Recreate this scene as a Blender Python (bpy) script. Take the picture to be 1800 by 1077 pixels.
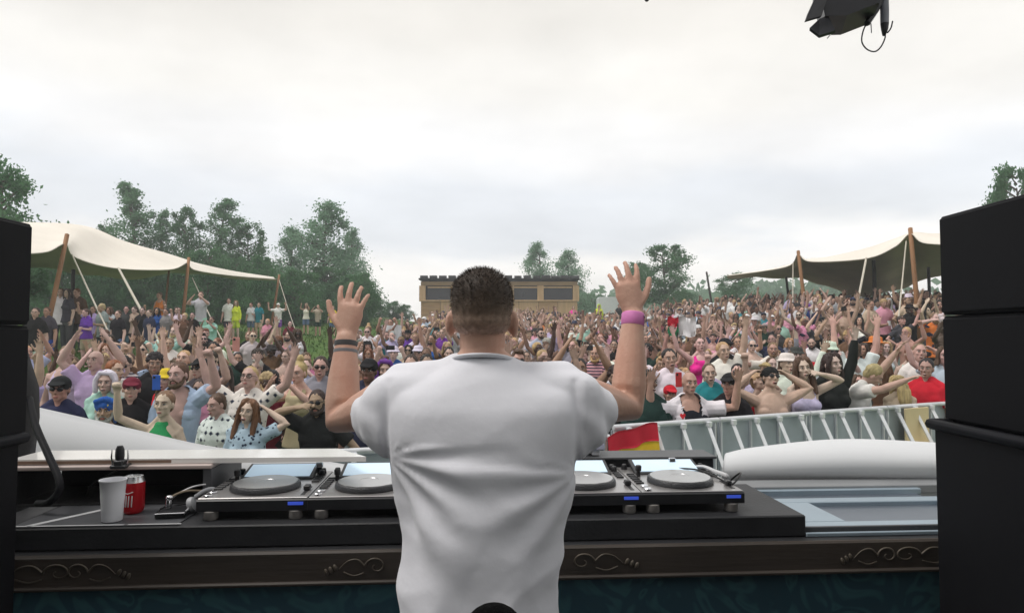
import bpy, bmesh, math, random
import numpy as np
from mathutils import Vector, Matrix, Quaternion, noise as mnoise
S = bpy.context.scene
for o in list(bpy.data.objects):
    bpy.data.objects.remove(o)
COL = S.collection
R = math.radians
rnd = random.Random(11)

# ------------------------------------------------------------------ camera
F = 1173.0                      # focal length in pixels of the 1800 px wide photograph
CAMZ = 1.58
PITCH = R(2.51)
cam = bpy.data.cameras.new('camera')
cam.sensor_fit = 'HORIZONTAL'
cam.sensor_width = 36.0
cam.lens = 36.0 * F / 1800.0
cam.clip_start = 0.05
cam.clip_end = 3000
camo = bpy.data.objects.new('camera', cam)
COL.objects.link(camo)
camo.location = (0, 0, CAMZ)
camo.rotation_euler = (R(90) + PITCH, 0, 0)
S.camera = camo

# ------------------------------------------------------------------ sky, sun, exposure
SUN_EL, SUN_AZ = 62, -105        # overcast: a broad weak sun, high on the left
w = bpy.data.worlds.new('World')
S.world = w
w.use_nodes = True
nt = w.node_tree
nt.nodes.clear()
N = nt.nodes.new
out = N('ShaderNodeOutputWorld')
bg = N('ShaderNodeBackground')
bg.inputs['Strength'].default_value = 0.1
sky = N('ShaderNodeTexSky')
sky.sky_type = 'NISHITA'
sky.sun_disc = False
sky.sun_elevation = R(SUN_EL)
sky.sun_rotation = R(SUN_AZ)
sky.dust_density = 2.0
tc = N('ShaderNodeTexCoord')
sep = N('ShaderNodeSeparateXYZ')
nt.links.new(tc.outputs['Generated'], sep.inputs[0])
# flattened cloud-deck coordinates: direction / (height + c)
den = N('ShaderNodeMath'); den.operation = 'ADD'; den.inputs[1].default_value = 0.30
ab = N('ShaderNodeMath'); ab.operation = 'ABSOLUTE'
nt.links.new(sep.outputs[2], ab.inputs[0]); nt.links.new(ab.outputs[0], den.inputs[0])
vm = N('ShaderNodeVectorMath'); vm.operation = 'DIVIDE'
cmb = N('ShaderNodeCombineXYZ')
for i in range(3): nt.links.new(den.outputs[0], cmb.inputs[i])
nt.links.new(tc.outputs['Generated'], vm.inputs[0]); nt.links.new(cmb.outputs[0], vm.inputs[1])
n1 = N('ShaderNodeTexNoise'); n1.inputs['Scale'].default_value = 1.35; n1.inputs['Detail'].default_value = 5; n1.inputs['Roughness'].default_value = 0.5
n1.inputs['Distortion'].default_value = 0.35
mp = N('ShaderNodeMapping'); mp.inputs['Location'].default_value = (3.1, 0.6, 0.4); mp.inputs['Scale'].default_value = (0.9, 1.0, 2.6)
nt.links.new(vm.outputs[0], mp.inputs[0]); nt.links.new(mp.outputs[0], n1.inputs['Vector'])
# layers of the cloud deck by height above the horizon, made ragged by the noise
jit = N('ShaderNodeMath'); jit.operation = 'MULTIPLY_ADD'; jit.inputs[1].default_value = 0.16; 
off = N('ShaderNodeMath'); off.operation = 'SUBTRACT'; off.inputs[1].default_value = 0.08
nt.links.new(sep.outputs[2], off.inputs[0]); nt.links.new(n1.outputs['Fac'], jit.inputs[0]); nt.links.new(off.outputs[0], jit.inputs[2])
rp = N('ShaderNodeValToRGB'); rp.color_ramp.interpolation = 'EASE'
_e = rp.color_ramp.elements
_e[0].position = 0.0; _e[0].color = (10.6, 10.3, 9.9, 1)
_e[1].position = 1.0; _e[1].color = (6.6, 6.6, 6.6, 1)
for _p, _c in ((.105, (9.9, 9.65, 9.25)), (.155, (7.5, 7.75, 8.05)), (.205, (7.35, 7.6, 7.95)), (.27, (8.4, 8.35, 8.3)), (.36, (8.35, 8.15, 7.75)), (.44, (7.5, 7.25, 6.8)), (.54, (6.7, 6.45, 6.05))):
    _n = _e.new(_p); _n.color = (*_c, 1)
nt.links.new(jit.outputs[0], rp.inputs[0])
n3 = N('ShaderNodeTexNoise'); n3.inputs['Scale'].default_value = 2.3; n3.inputs['Detail'].default_value = 6; n3.inputs['Roughness'].default_value = 0.55
nt.links.new(mp.outputs[0], n3.inputs['Vector'])
mr = N('ShaderNodeMapRange'); mr.inputs['From Min'].default_value = 0.3; mr.inputs['From Max'].default_value = 0.7
mr.inputs['To Min'].default_value = 0.91; mr.inputs['To Max'].default_value = 1.07
nt.links.new(n3.outputs['Fac'], mr.inputs['Value'])
ml = N('ShaderNodeVectorMath'); ml.operation = 'SCALE'
nt.links.new(rp.outputs[0], ml.inputs[0]); nt.links.new(mr.outputs[0], ml.inputs['Scale'])
mx = N('ShaderNodeMix'); mx.data_type = 'RGBA'; mx.inputs['Factor'].default_value = 0.96
nt.links.new(sky.outputs[0], mx.inputs['A']); nt.links.new(ml.outputs[0], mx.inputs['B'])
nt.links.new(mx.outputs['Result'], bg.inputs['Color']); nt.links.new(bg.outputs[0], out.inputs[0])

sl = bpy.data.lights.new('sun', 'SUN')
sl.energy = 1.5
sl.angle = R(22)
sl.color = (1.0, 0.955, 0.9)
sun = bpy.data.objects.new('sun', sl)
COL.objects.link(sun)
_d = Vector((math.sin(R(SUN_AZ)) * math.cos(R(SUN_EL)), math.cos(R(SUN_AZ)) * math.cos(R(SUN_EL)), math.sin(R(SUN_EL))))
sun.rotation_euler = (-_d).to_track_quat('-Z', 'Y').to_euler()
sun.location = (0, 0, 30)

S.view_settings.view_transform = 'Standard'
S.view_settings.look = 'None'
S.view_settings.exposure = 0.38
S.view_settings.gamma = 1.0
S.view_settings.use_curve_mapping = False
S.render.engine = 'CYCLES'
S.cycles.max_bounces = 5
S.cycles.diffuse_bounces = 3
S.cycles.glossy_bounces = 3
S.cycles.transmission_bounces = 4
S.cycles.transparent_max_bounces = 6
S.cycles.use_denoising = True
S.cycles.sample_clamp_indirect = 6

# ------------------------------------------------------------------ helpers: places
def W(px, py, d):
    """world point seen at pixel (px, py) of the photograph, d metres ahead of the camera"""
    a = (px - 900.0) / F; b = (538.5 - py) / F
    c, s = math.cos(PITCH), math.sin(PITCH)
    y = c - b * s; z = s + b * c
    return Vector((a / y * d, d, CAMZ + z / y * d))

def sst(a, b, x):
    t = min(1, max(0, (x - a) / (b - a)))
    return t * t * (3 - 2 * t)

def ground(x, y):
    z = -0.7
    if y > 7: z += 0.061 * (min(y, 54) - 7)
    z += 0.90 * sst(4.5, 11, abs(x)) * sst(9, 18, y)
    return z

# ------------------------------------------------------------------ helpers: geometry
class Geo:
    def __init__(s):
        s.v = []; s.f = []; s.m = []; s.cur = 0
    def add(s, vs, fs):
        b = len(s.v)
        s.v.extend(tuple(x) for x in vs)
        for f in fs:
            s.f.append(tuple(i + b for i in f)); s.m.append(s.cur)
        return s
    def xf(s, M, start=0):
        for i in range(start, len(s.v)):
            s.v[i] = tuple(M @ Vector(s.v[i]))
        return s
    def merge(s, g):
        b = len(s.v); s.v.extend(g.v)
        s.f.extend(tuple(i + b for i in f) for f in g.f); s.m.extend(g.m)
        return s
    def box(s, c, size, rot=None, ch=0.0):
        hx, hy, hz = size[0] / 2, size[1] / 2, size[2] / 2
        c = Vector(c)
        M = rot if rot is not None else Matrix.Identity(3)
        if ch <= 0:
            vs = [c + M @ Vector((sx * hx, sy * hy, sz * hz)) for sx in (-1, 1) for sy in (-1, 1) for sz in (-1, 1)]
            return s.add(vs, [(0, 1, 3, 2), (4, 6, 7, 5), (0, 4, 5, 1), (2, 3, 7, 6), (0, 2, 6, 4), (1, 5, 7, 3)])
        ch = min(ch, hx * .9, hy * .9, hz * .9)
        vs = []; idx = {}
        for sx in (-1, 1):
            for sy in (-1, 1):
                for sz in (-1, 1):
                    for ax in range(3):
                        p = [sx * (hx - ch), sy * (hy - ch), sz * (hz - ch)]
                        p[ax] = (sx * hx, sy * hy, sz * hz)[ax]
                        idx[(sx, sy, sz, ax)] = len(vs); vs.append(c + M @ Vector(p))
        fs = []
        def q(*k): fs.append(tuple(idx[i] for i in k))
        for sg in (-1, 1):
            o = [(-1, -1), (1, -1), (1, 1), (-1, 1)]
            if sg < 0: o = o[::-1]
            q(*[(sg, a, b, 0) for a, b in o]); q(*[(b, sg, a, 1) for a, b in o]); q(*[(a, b, sg, 2) for a, b in o])
        for a in (-1, 1):
            for b in (-1, 1):
                def e(k): return k if a * b > 0 else k[::-1]
                q(*e([(a, b, -1, 0), (a, b, -1, 1), (a, b, 1, 1), (a, b, 1, 0)]))
                q(*e([(-1, a, b, 1), (-1, a, b, 2), (1, a, b, 2), (1, a, b, 1)]))
                q(*e([(b, -1, a, 2), (b, -1, a, 0), (b, 1, a, 0), (b, 1, a, 2)]))
        for sx in (-1, 1):
            for sy in (-1, 1):
                for sz in (-1, 1):
                    k = [(sx, sy, sz, 0), (sx, sy, sz, 1), (sx, sy, sz, 2)]
                    q(*(k if sx * sy * sz > 0 else k[::-1]))
        return s.add(vs, fs)
    def tube(s, pts, rads, seg=8, side=None, cap=0.6, closed=False):
        pts = [Vector(p) for p in pts]; n = len(pts)
        rr = [(r, r) if not isinstance(r, (tuple, list)) else r for r in (rads if isinstance(rads, (list, tuple)) and len(rads) == n else [rads] * n)]
        T = []
        for i in range(n):
            if closed: t = pts[(i + 1) % n] - pts[i - 1]
            elif i == 0: t = pts[1] - pts[0]
            elif i == n - 1: t = pts[-1] - pts[-2]
            else: t = (pts[i + 1] - pts[i]).normalized() + (pts[i] - pts[i - 1]).normalized()
            T.append(t.normalized() if t.length > 1e-9 else Vector((0, 0, 1)))
        if side is None:
            side = Vector((1, 0, 0)) if abs(T[0].x) < 0.8 else Vector((0, 1, 0))
        side = Vector(side)
        rings = []
        def ring(p, t, r):
            nonlocal side
            a = side - t * side.dot(t)
            if a.length < 1e-6: a = t.orthogonal()
            a.normalize(); b = t.cross(a)
            side = a
            return [p + a * (r[0] * math.cos(2 * math.pi * k / seg)) + b * (r[1] * math.sin(2 * math.pi * k / seg)) for k in range(seg)]
        if not closed and cap > 0:
            r = rr[0]; m = min(r)
            rings.append(ring(pts[0] - T[0] * m * cap, T[0], (r[0] * .55, r[1] * .55)))
        for i in range(n): rings.append(ring(pts[i], T[i], rr[i]))
        if not closed and cap > 0:
            r = rr[-1]; m = min(r)
            rings.append(ring(pts[-1] + T[-1] * m * cap, T[-1], (r[0] * .55, r[1] * .55)))
        vs = [v for rg in rings for v in rg]; fs = []
        L = len(rings)
        for i in range(L if closed else L - 1):
            j = (i + 1) % L
            for k in range(seg):
                k2 = (k + 1) % seg
                fs.append((i * seg + k, i * seg + k2, j * seg + k2, j * seg + k))
        if not closed:
            fs.append(tuple(range(seg - 1, -1, -1))); fs.append(tuple((L - 1) * seg + k for k in range(seg)))
        return s.add(vs, fs)
    def stack(s, rows, seg=24, p=2.0):
        """level rings ((x, y, z), (rx, ry)) joined bottom to top or top to bottom; p > 2 squares them"""
        rows = sorted(rows, key=lambda q: q[0][2])
        vs = []; fs = []
        for c, r in rows:
            for k in range(seg):
                t = 2 * math.pi * k / seg; a = math.cos(t); b = math.sin(t)
                a = math.copysign(abs(a) ** (2 / p), a); b = math.copysign(abs(b) ** (2 / p), b)
                vs.append((c[0] + r[0] * a, c[1] + r[1] * b, c[2]))
        L = len(rows)
        for i in range(L - 1):
            for k in range(seg):
                k2 = (k + 1) % seg
                fs.append((i * seg + k, i * seg + k2, (i + 1) * seg + k2, (i + 1) * seg + k))
        fs.append(tuple(range(seg - 1, -1, -1))); fs.append(tuple((L - 1) * seg + k for k in range(seg)))
        return s.add(vs, fs)
    def ell(s, c, r, rot=None, seg=12, rings=8):
        c = Vector(c); M = rot if rot is not None else Matrix.Identity(3)
        vs = [c + M @ Vector((0, 0, r[2]))]
        for i in range(1, rings):
            a = math.pi * i / rings
            for k in range(seg):
                t = 2 * math.pi * k / seg
                vs.append(c + M @ Vector((r[0] * math.sin(a) * math.cos(t), r[1] * math.sin(a) * math.sin(t), r[2] * math.cos(a))))
        vs.append(c + M @ Vector((0, 0, -r[2])))
        fs = []
        for k in range(seg): fs.append((0, 1 + k, 1 + (k + 1) % seg))
        for i in range(rings - 2):
            for k in range(seg):
                k2 = (k + 1) % seg
                fs.append((1 + i * seg + k, 1 + (i + 1) * seg + k, 1 + (i + 1) * seg + k2, 1 + i * seg + k2))
        e = len(vs) - 1; b = 1 + (rings - 2) * seg
        for k in range(seg): fs.append((e, b + (k + 1) % seg, b + k))
        return s.add(vs, fs)
    def lathe(s, prof, c=(0, 0, 0), seg=24, caps=True, rot=None):
        """prof: (radius, z) from bottom to top"""
        c = Vector(c); M = rot if rot is not None else Matrix.Identity(3)
        vs = []; fs = []
        for r, z in prof:
            for k in range(seg):
                t = 2 * math.pi * k / seg
                vs.append(c + M @ Vector((r * math.cos(t), r * math.sin(t), z)))
        for i in range(len(prof) - 1):
            for k in range(seg):
                k2 = (k + 1) % seg
                fs.append((i * seg + k, i * seg + k2, (i + 1) * seg + k2, (i + 1) * seg + k))
        if caps:
            fs.append(tuple(range(seg - 1, -1, -1))); b = (len(prof) - 1) * seg
            fs.append(tuple(b + k for k in range(seg)))
        return s.add(vs, fs)
    def prism(s, poly, z0, z1, M=None):
        """poly: (x, y) outline, extruded from z0 to z1, then moved by the 4x4 matrix M"""
        n = len(poly)
        vs = [Vector((x, y, z0)) for x, y in poly] + [Vector((x, y, z1)) for x, y in poly]
        if M is not None: vs = [M @ v for v in vs]
        fs = [tuple(range(n - 1, -1, -1)), tuple(range(n, 2 * n))]
        for k in range(n):
            k2 = (k + 1) % n
            fs.append((k, k2, n + k2, n + k))
        return s.add(vs, fs)
    def grid(s, P, flip=False):
        """P: rows of points"""
        n = len(P); m = len(P[0]); vs = [p for row in P for p in row]; fs = []
        for i in range(n - 1):
            for j in range(m - 1):
                f = (i * m + j, i * m + j + 1, (i + 1) * m + j + 1, (i + 1) * m + j)
                fs.append(f[::-1] if flip else f)
        return s.add(vs, fs)
    def slab(s, P, th):
        """a closed sheet of thickness th hung under the rows of points P (along the sheet's normal)"""
        n = len(P); m = len(P[0])
        P = [[Vector(p) for p in row] for row in P]
        def nrm(i, j):
            a = P[min(i + 1, n - 1)][j] - P[max(i - 1, 0)][j]; b = P[i][min(j + 1, m - 1)] - P[i][max(j - 1, 0)]
            c = b.cross(a)
            return c.normalized() if c.length > 1e-9 else Vector((0, 0, 1))
        top = [p for row in P for p in row]
        bot = [P[i][j] - nrm(i, j) * th for i in range(n) for j in range(m)]
        K = n * m; fs = []
        for i in range(n - 1):
            for j in range(m - 1):
                a = (i * m + j, (i + 1) * m + j, (i + 1) * m + j + 1, i * m + j + 1)
                fs.append(a[::-1]); fs.append(tuple(K + q for q in a))
        edge = [(0, j) for j in range(m)] + [(i, m - 1) for i in range(1, n)] + [(n - 1, j) for j in range(m - 2, -1, -1)] + [(i, 0) for i in range(n - 2, 0, -1)]
        for k in range(len(edge)):
            a = edge[k]; b = edge[(k + 1) % len(edge)]
            ia = a[0] * m + a[1]; ib = b[0] * m + b[1]
            fs.append((ia, ib, K + ib, K + ia))
        return s.add(top + bot, fs)
    def mesh(s, name, mats, smooth=None):
        me = bpy.data.meshes.new(name)
        me.from_pydata(s.v, [], s.f)
        for m in (mats if isinstance(mats, (list, tuple)) else [mats]): me.materials.append(m)
        if s.m and max(s.m) > 0: me.polygons.foreach_set('material_index', s.m)
        if smooth is not None:
            if smooth >= 180: me.shade_smooth()
            else:
                me.shade_smooth()
                try: me.set_sharp_from_angle(angle=R(smooth))
                except Exception: pass
        me.update()
        return me
    def obj(s, name, mats, parent=None, smooth=None, loc=None, rotz=None):
        return link(name, s.mesh(name, mats, smooth), parent, loc, rotz)

def link(name, me, parent=None, loc=None, rotz=None):
    o = bpy.data.objects.new(name, me)
    COL.objects.link(o)
    if parent is not None: o.parent = parent
    if loc is not None: o.location = loc
    if rotz is not None: o.rotation_euler = (0, 0, rotz)
    return o

def tag(o, label=None, cat=None, group=None, kind=None):
    if label: o['label'] = label
    if cat: o['category'] = cat
    if group: o['group'] = group
    if kind: o['kind'] = kind
    return o

def thing(name, label, cat, loc=(0, 0, 0), rotz=0.0, group=None):
    o = bpy.data.objects.new(name, None)
    o.empty_display_size = 0.1
    COL.objects.link(o)
    o.location = loc; o.rotation_euler = (0, 0, rotz)
    return tag(o, label, cat, group)

def copy_tree(root, loc=None, rotz=None, scale=None):
    c = root.copy(); COL.objects.link(c)
    if loc is not None: c.location = loc
    if rotz is not None: c.rotation_euler = (0, 0, rotz)
    if scale is not None: c.scale = scale
    def kids(a, b):
        for ch in list(a.children):
            d = ch.copy(); COL.objects.link(d); d.parent = b
            kids(ch, d)
    kids(root, c)
    return c

# evaluated modifiers -> plain mesh
def voxel(geo, size, ratio=1.0, smooth=0, disp=None, name='mesh'):
    me = geo if isinstance(geo, bpy.types.Mesh) else geo.mesh('tmp', [])
    o = bpy.data.objects.new('tmp', me); COL.objects.link(o)
    m = o.modifiers.new('r', 'REMESH'); m.mode = 'VOXEL'; m.voxel_size = size
    if smooth:
        k = o.modifiers.new('s', 'SMOOTH'); k.iterations = smooth; k.factor = 0.5
    if ratio < 1.0:
        k = o.modifiers.new('d', 'DECIMATE'); k.ratio = ratio
    dg = bpy.context.evaluated_depsgraph_get()
    r = bpy.data.meshes.new_from_object(o.evaluated_get(dg))
    bpy.data.objects.remove(o); bpy.data.meshes.remove(me)
    r.name = name
    if disp:
        n = len(r.vertices); co = np.empty(n * 3); no = np.empty(n * 3)
        r.vertices.foreach_get('co', co); r.vertices.foreach_get('normal', no)
        co = co.reshape(-1, 3); no = no.reshape(-1, 3)
        co += no * np.array([disp(Vector(c), Vector(q)) for c, q in zip(co, no)])[:, None]
        r.vertices.foreach_set('co', co.ravel())
    r.shade_smooth(); r.update()
    return r

def set_mats(me, mats):
    idx = np.zeros(len(me.polygons), dtype=np.int32)
    me.polygons.foreach_get('material_index', idx)
    me.materials.clear()
    for m in mats: me.materials.append(m)
    me.polygons.foreach_set('material_index', np.minimum(idx, len(mats) - 1))
    return me

# ------------------------------------------------------------------ helpers: materials
def mat(name, col, rough=0.6, metal=0.0, var=0.12, scale=6.0, bump=0.0, bscale=40.0, spec=0.5, use_obj=False, stretch=(1, 1, 1), col2=None, detail=4.0, thr=None, coat=0.0, sss=0.0, trans=0.0, ior=1.45, sheen=0.0):
    m = bpy.data.materials.new(name); m.use_nodes = True
    t = m.node_tree; nn = t.nodes; L = t.links.new
    b = nn['Principled BSDF']
    b.inputs['Roughness'].default_value = rough; b.inputs['Metallic'].default_value = metal
    b.inputs['Specular IOR Level'].default_value = spec
    b.inputs['Coat Weight'].default_value = coat; b.inputs['IOR'].default_value = ior
    b.inputs['Transmission Weight'].default_value = trans
    b.inputs['Sheen Weight'].default_value = sheen
    if sss:
        b.inputs['Subsurface Weight'].default_value = sss; b.inputs['Subsurface Radius'].default_value = (.012, .005, .003); b.inputs['Subsurface Scale'].default_value = 1.0
    c = nn.new('ShaderNodeTexCoord'); mpn = nn.new('ShaderNodeMapping'); mpn.inputs['Scale'].default_value = stretch
    L(c.outputs['Object'], mpn.inputs[0])
    no = nn.new('ShaderNodeTexNoise'); no.inputs['Scale'].default_value = scale; no.inputs['Detail'].default_value = detail
    L(mpn.outputs[0], no.inputs['Vector'])
    if use_obj:
        oi = nn.new('ShaderNodeObjectInfo'); src = oi.outputs['Color']
    else:
        rg = nn.new('ShaderNodeRGB'); rg.outputs[0].default_value = (*col, 1); src = rg.outputs[0]
    mxn = nn.new('ShaderNodeMix'); mxn.data_type = 'RGBA'
    if col2 is not None:
        mxn.inputs['B'].default_value = (*col2, 1)
        L(src, mxn.inputs['A'])
        fr = nn.new('ShaderNodeMapRange')
        a, z = thr if thr else (0.35, 0.65)
        fr.inputs['From Min'].default_value = a; fr.inputs['From Max'].default_value = z
        L(no.outputs['Fac'], fr.inputs['Value']); L(fr.outputs[0], mxn.inputs['Factor'])
        L(mxn.outputs['Result'], b.inputs['Base Color'])
    else:
        fr = nn.new('ShaderNodeMapRange'); fr.inputs['From Min'].default_value = 0.25; fr.inputs['From Max'].default_value = 0.75
        fr.inputs['To Min'].default_value = 1 - var; fr.inputs['To Max'].default_value = 1 + var
        L(no.outputs['Fac'], fr.inputs['Value'])
        sc = nn.new('ShaderNodeVectorMath'); sc.operation = 'SCALE'
        L(src, sc.inputs[0]); L(fr.outputs[0], sc.inputs['Scale']); L(sc.outputs[0], b.inputs['Base Color'])
    if bump:
        n2 = nn.new('ShaderNodeTexNoise'); n2.inputs['Scale'].default_value = bscale; n2.inputs['Detail'].default_value = 5
        L(mpn.outputs[0], n2.inputs['Vector'])
        bp = nn.new('ShaderNodeBump'); bp.inputs['Strength'].default_value = bump; bp.inputs['Distance'].default_value = 0.01
        L(n2.outputs['Fac'], bp.inputs['Height']); L(bp.outputs[0], b.inputs['Normal'])
    return m

MT = {}
MT['skin'] = mat('skin', (1, 1, 1), rough=0.5, use_obj=True, var=0.13, scale=14, bump=0.08, bscale=120, spec=0.35)
MT['cloth'] = mat('cloth', (1, 1, 1), rough=0.85, use_obj=True, var=0.12, scale=9, bump=0.35, bscale=28, spec=0.2)
MT['hair'] = mat('hair', (1, 1, 1), rough=0.5, use_obj=True, var=0.45, scale=26, bump=0.8, bscale=55, stretch=(1, 1, 0.16), spec=0.4)
MT['eye'] = mat('eye', (0.55, 0.53, 0.5), rough=0.2, var=0.02)
MT['iris'] = mat('iris', (0.025, 0.02, 0.016), rough=0.15, var=0.1)
MT['brow'] = mat('brow', (0.07, 0.042, 0.028), rough=0.7, var=0.3, scale=90)
MT['lip'] = mat('lip', (0.36, 0.13, 0.115), rough=0.4, var=0.15, scale=60)
MT['mouth'] = mat('mouth', (0.05, 0.014, 0.013), rough=0.5)
MT['teeth'] = mat('teeth', (0.7, 0.67, 0.6), rough=0.3, var=0.05)
MT['glass_dark'] = mat('sunglass_lens', (0.012, 0.012, 0.015), rough=0.08, spec=0.6, var=0.05)
MT['black_plastic'] = mat('black_plastic', (0.012, 0.0125, 0.015), rough=0.42, var=0.25, scale=12, bump=0.12, bscale=160)
# ================================================================== SETTING
MT['grass'] = mat('grass', (0.055, 0.12, 0.022), rough=0.9, col2=(0.10, 0.16, 0.04), scale=0.8, thr=(.35, .7), bump=0.6, bscale=18, spec=0.2)
MT['stage_black'] = mat('stage_black', (0.018, 0.018, 0.02), rough=0.7, var=0.3, scale=3, bump=0.2, bscale=60)
MT['cabinet'] = mat('speaker_cabinet', (0.007, 0.0075, 0.010), rough=0.6, var=0.35, scale=5, bump=0.05, bscale=400, spec=0.15)
MT['grille'] = mat('speaker_grille', (0.007, 0.0072, 0.009), rough=0.6, var=0.2, scale=300, bump=0.1, bscale=700, spec=0.12)
MT['steel'] = mat('galvanised_steel', (0.66, 0.68, 0.71), rough=0.42, metal=0.3, var=0.12, scale=8, bump=0.05)
MT['alu'] = mat('aluminium', (0.74, 0.76, 0.79), rough=0.36, metal=0.25, var=0.1, scale=10)
MT['barrier_panel'] = mat('barrier_panel', (0.36, 0.41, 0.45), rough=0.45, metal=0.2, var=0.18, scale=2.5, bump=0.05)
MT['plywood'] = mat('plywood', (0.42, 0.265, 0.14), rough=0.75, var=0.2, scale=2.2, stretch=(0.4, 1, 3), bump=0.1, bscale=20)
MT['plywood2'] = mat('plywood_pale', (0.50, 0.335, 0.19), rough=0.75, var=0.18, scale=2.0, stretch=(3, 1, .4))
MT['timber'] = mat('timber_beam', (0.28, 0.19, 0.105), rough=0.75, var=0.25, scale=4, stretch=(.3, 1, 3))
MT['slate'] = mat('roof_slate', (0.055, 0.055, 0.06), rough=0.7, var=0.25, scale=5)
MT['window_dark'] = mat('window_glass', (0.012, 0.014, 0.018), rough=0.12, var=0.3, scale=2, spec=0.5)
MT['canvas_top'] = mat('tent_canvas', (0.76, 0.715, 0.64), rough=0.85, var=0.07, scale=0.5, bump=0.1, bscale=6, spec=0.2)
MT['canvas_shaded'] = mat('tent_canvas_shaded', (0.60, 0.52, 0.42), rough=0.9, var=0.14, scale=0.9, bump=0.1, bscale=6, spec=0.1)  # darker copy of the canvas, the shade underneath is put into its colour
MT['pole_wood'] = mat('pole_wood', (0.27, 0.135, 0.06), rough=0.7, var=0.25, scale=5, stretch=(1, 1, .2))
MT['pole_dark'] = mat('pole_dark', (0.035, 0.03, 0.028), rough=0.7)
MT['rope'] = mat('rope', (0.58, 0.54, 0.46), rough=0.9, var=0.15, scale=30, bump=0.3, bscale=120)
MT['bark'] = mat('bark', (0.10, 0.08, 0.06), rough=0.95, var=0.35, scale=5, stretch=(1, 1, .25), bump=0.6, bscale=14)

def foliage(name, c1, c2):
    m = mat(name, c1, rough=0.65, col2=c2, scale=0.55, thr=(.36, .64), spec=0.25)
    t = m.node_tree; b = t.nodes['Principled BSDF']
    # leaves let some light through
    tr = t.nodes.new('ShaderNodeBsdfTranslucent'); ms = t.nodes.new('ShaderNodeMixShader'); ms.inputs[0].default_value = 0.5
    src = b.inputs['Base Color'].links[0].from_socket
    t.links.new(src, tr.inputs[0]); t.links.new(b.outputs[0], ms.inputs[1]); t.links.new(tr.outputs[0], ms.inputs[2])
    t.links.new(ms.outputs[0], t.nodes['Material Output'].inputs[0])
    return m
MT['leaf_a'] = foliage('leaf_mid', (0.11, 0.23, 0.12), (0.16, 0.30, 0.16))
MT['leaf_b'] = foliage('leaf_dark', (0.065, 0.17, 0.07), (0.11, 0.24, 0.105))
MT['leaf_c'] = foliage('leaf_willow', (0.18, 0.32, 0.20), (0.23, 0.37, 0.245))

# ---- ground
xs = [-235, -160, -100, -70, -50, -38, -30, -25, -21, -18, -16, -14, -12.5, -11, -10, -9, -8, -7, -6, -5, -4, -3, -2, -1, 0]
xs = xs + [-x for x in xs[-2::-1]]
ys = [-40, -20, -8, 0, 3, 4.5, 6, 7, 8, 9, 10, 11, 12, 13, 14, 15, 16, 17, 18, 20, 22, 25, 28, 32, 36, 40, 45, 50, 54, 60, 75, 100, 150, 225]
g = Geo(); g.grid([[(x, y, ground(x, y) + 0.03 * mnoise.noise(Vector((x * .7, y * .7, 0)))) for x in xs] for y in ys])
tag(g.obj('ground', MT['grass'], smooth=180), kind='structure')

# ---- grass blades on the open bank (left hill)
g = Geo(); rg = random.Random(5)
for _ in range(9000):
    y = rg.uniform(15, 44); x = -rg.uniform(.18, .66) * y
    if x > -4.5: continue
    z = ground(x, y); h = rg.uniform(.06, .16); a = rg.uniform(0, 6.28); wv = .012 + .0006 * y
    dx, dy = math.cos(a) * wv, math.sin(a) * wv
    lx, ly = rg.uniform(-.05, .05), rg.uniform(-.05, .05)
    g.add([(x - dx, y - dy, z - .02), (x + dx, y + dy, z - .02), (x + lx, y + ly, z + h)], [(0, 1, 2)])
tag(g.obj('grass', MT['grass']), label='short green grass on the bank behind the crowd', cat='grass', kind='stuff')

# ---- stage floor; unseen wall and roof added behind the camera to dim the booth
tag(Geo().box((0, -.45, -.06), (9.6, 7.5, .12)).box((0, 3.27, -.42), (9.6, .06, .7)).obj('stage_floor', MT['stage_black']), kind='structure')
tag(Geo().box((0, -4.2, 1.8), (9.6, .1, 3.6)).obj('unseen_shade_wall', MT['stage_black']), kind='structure')
tag(Geo().box((0, -3.1, 3.66), (9.6, 2.3, .1)).obj('unseen_shade_roof', MT['stage_black']), kind='structure')
t = thing('stage_truss', 'black truss beam carrying the stage lights above the booth', 'truss', (0, 2.6, 3.2))
g = Geo()
for dy, dz in ((-.1, -.05), (.1, -.05), (0, .11)): g.tube([(-4.7, dy, dz), (4.7, dy, dz)], .022, seg=8, cap=0)
for i in range(38):
    x = -4.65 + i * .25; s_ = 1 if i % 2 else -1
    g.tube([(x, -.1 * s_, -.05), (x + .25, 0, .11)], .008, seg=5, cap=0); g.tube([(x, -.1, -.05), (x + .25, .1, -.05)], .008, seg=5, cap=0)
g.obj('chord', MT['pole_dark'], t)
for sx in (-1, 1):
    Geo().box((sx * 4.6, 0, -1.62), (.22, .22, 3.1), ch=.01).obj('leg', MT['pole_dark'], t)

# ---- the wooden cabin at the back of the crowd
CY = 50.0; cz = ground(0, CY) - .1
cx0, cx1 = W(740, 500, CY).x, W(1015, 500, CY).x
ztop = W(0, 490, CY).z; zw1 = W(0, 506, CY).z; zw0 = W(0, 527, CY).z
cab = thing('wooden_cabin', 'plywood cabin with dark slit windows behind the crowd', 'cabin', (0, CY, 0))
wins = [(752, 794), (803, 842), (853, 893), (903, 945), (955, 1005)]
wx = [(W(a, 500, CY).x, W(b, 500, CY).x) for a, b in wins]
Geo().box(((cx0 + cx1) / 2, 1.62, (ztop + cz) / 2), (cx1 - cx0 - .1, 2.9, ztop - cz - .1)).obj('core', MT['slate'], cab)
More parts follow.
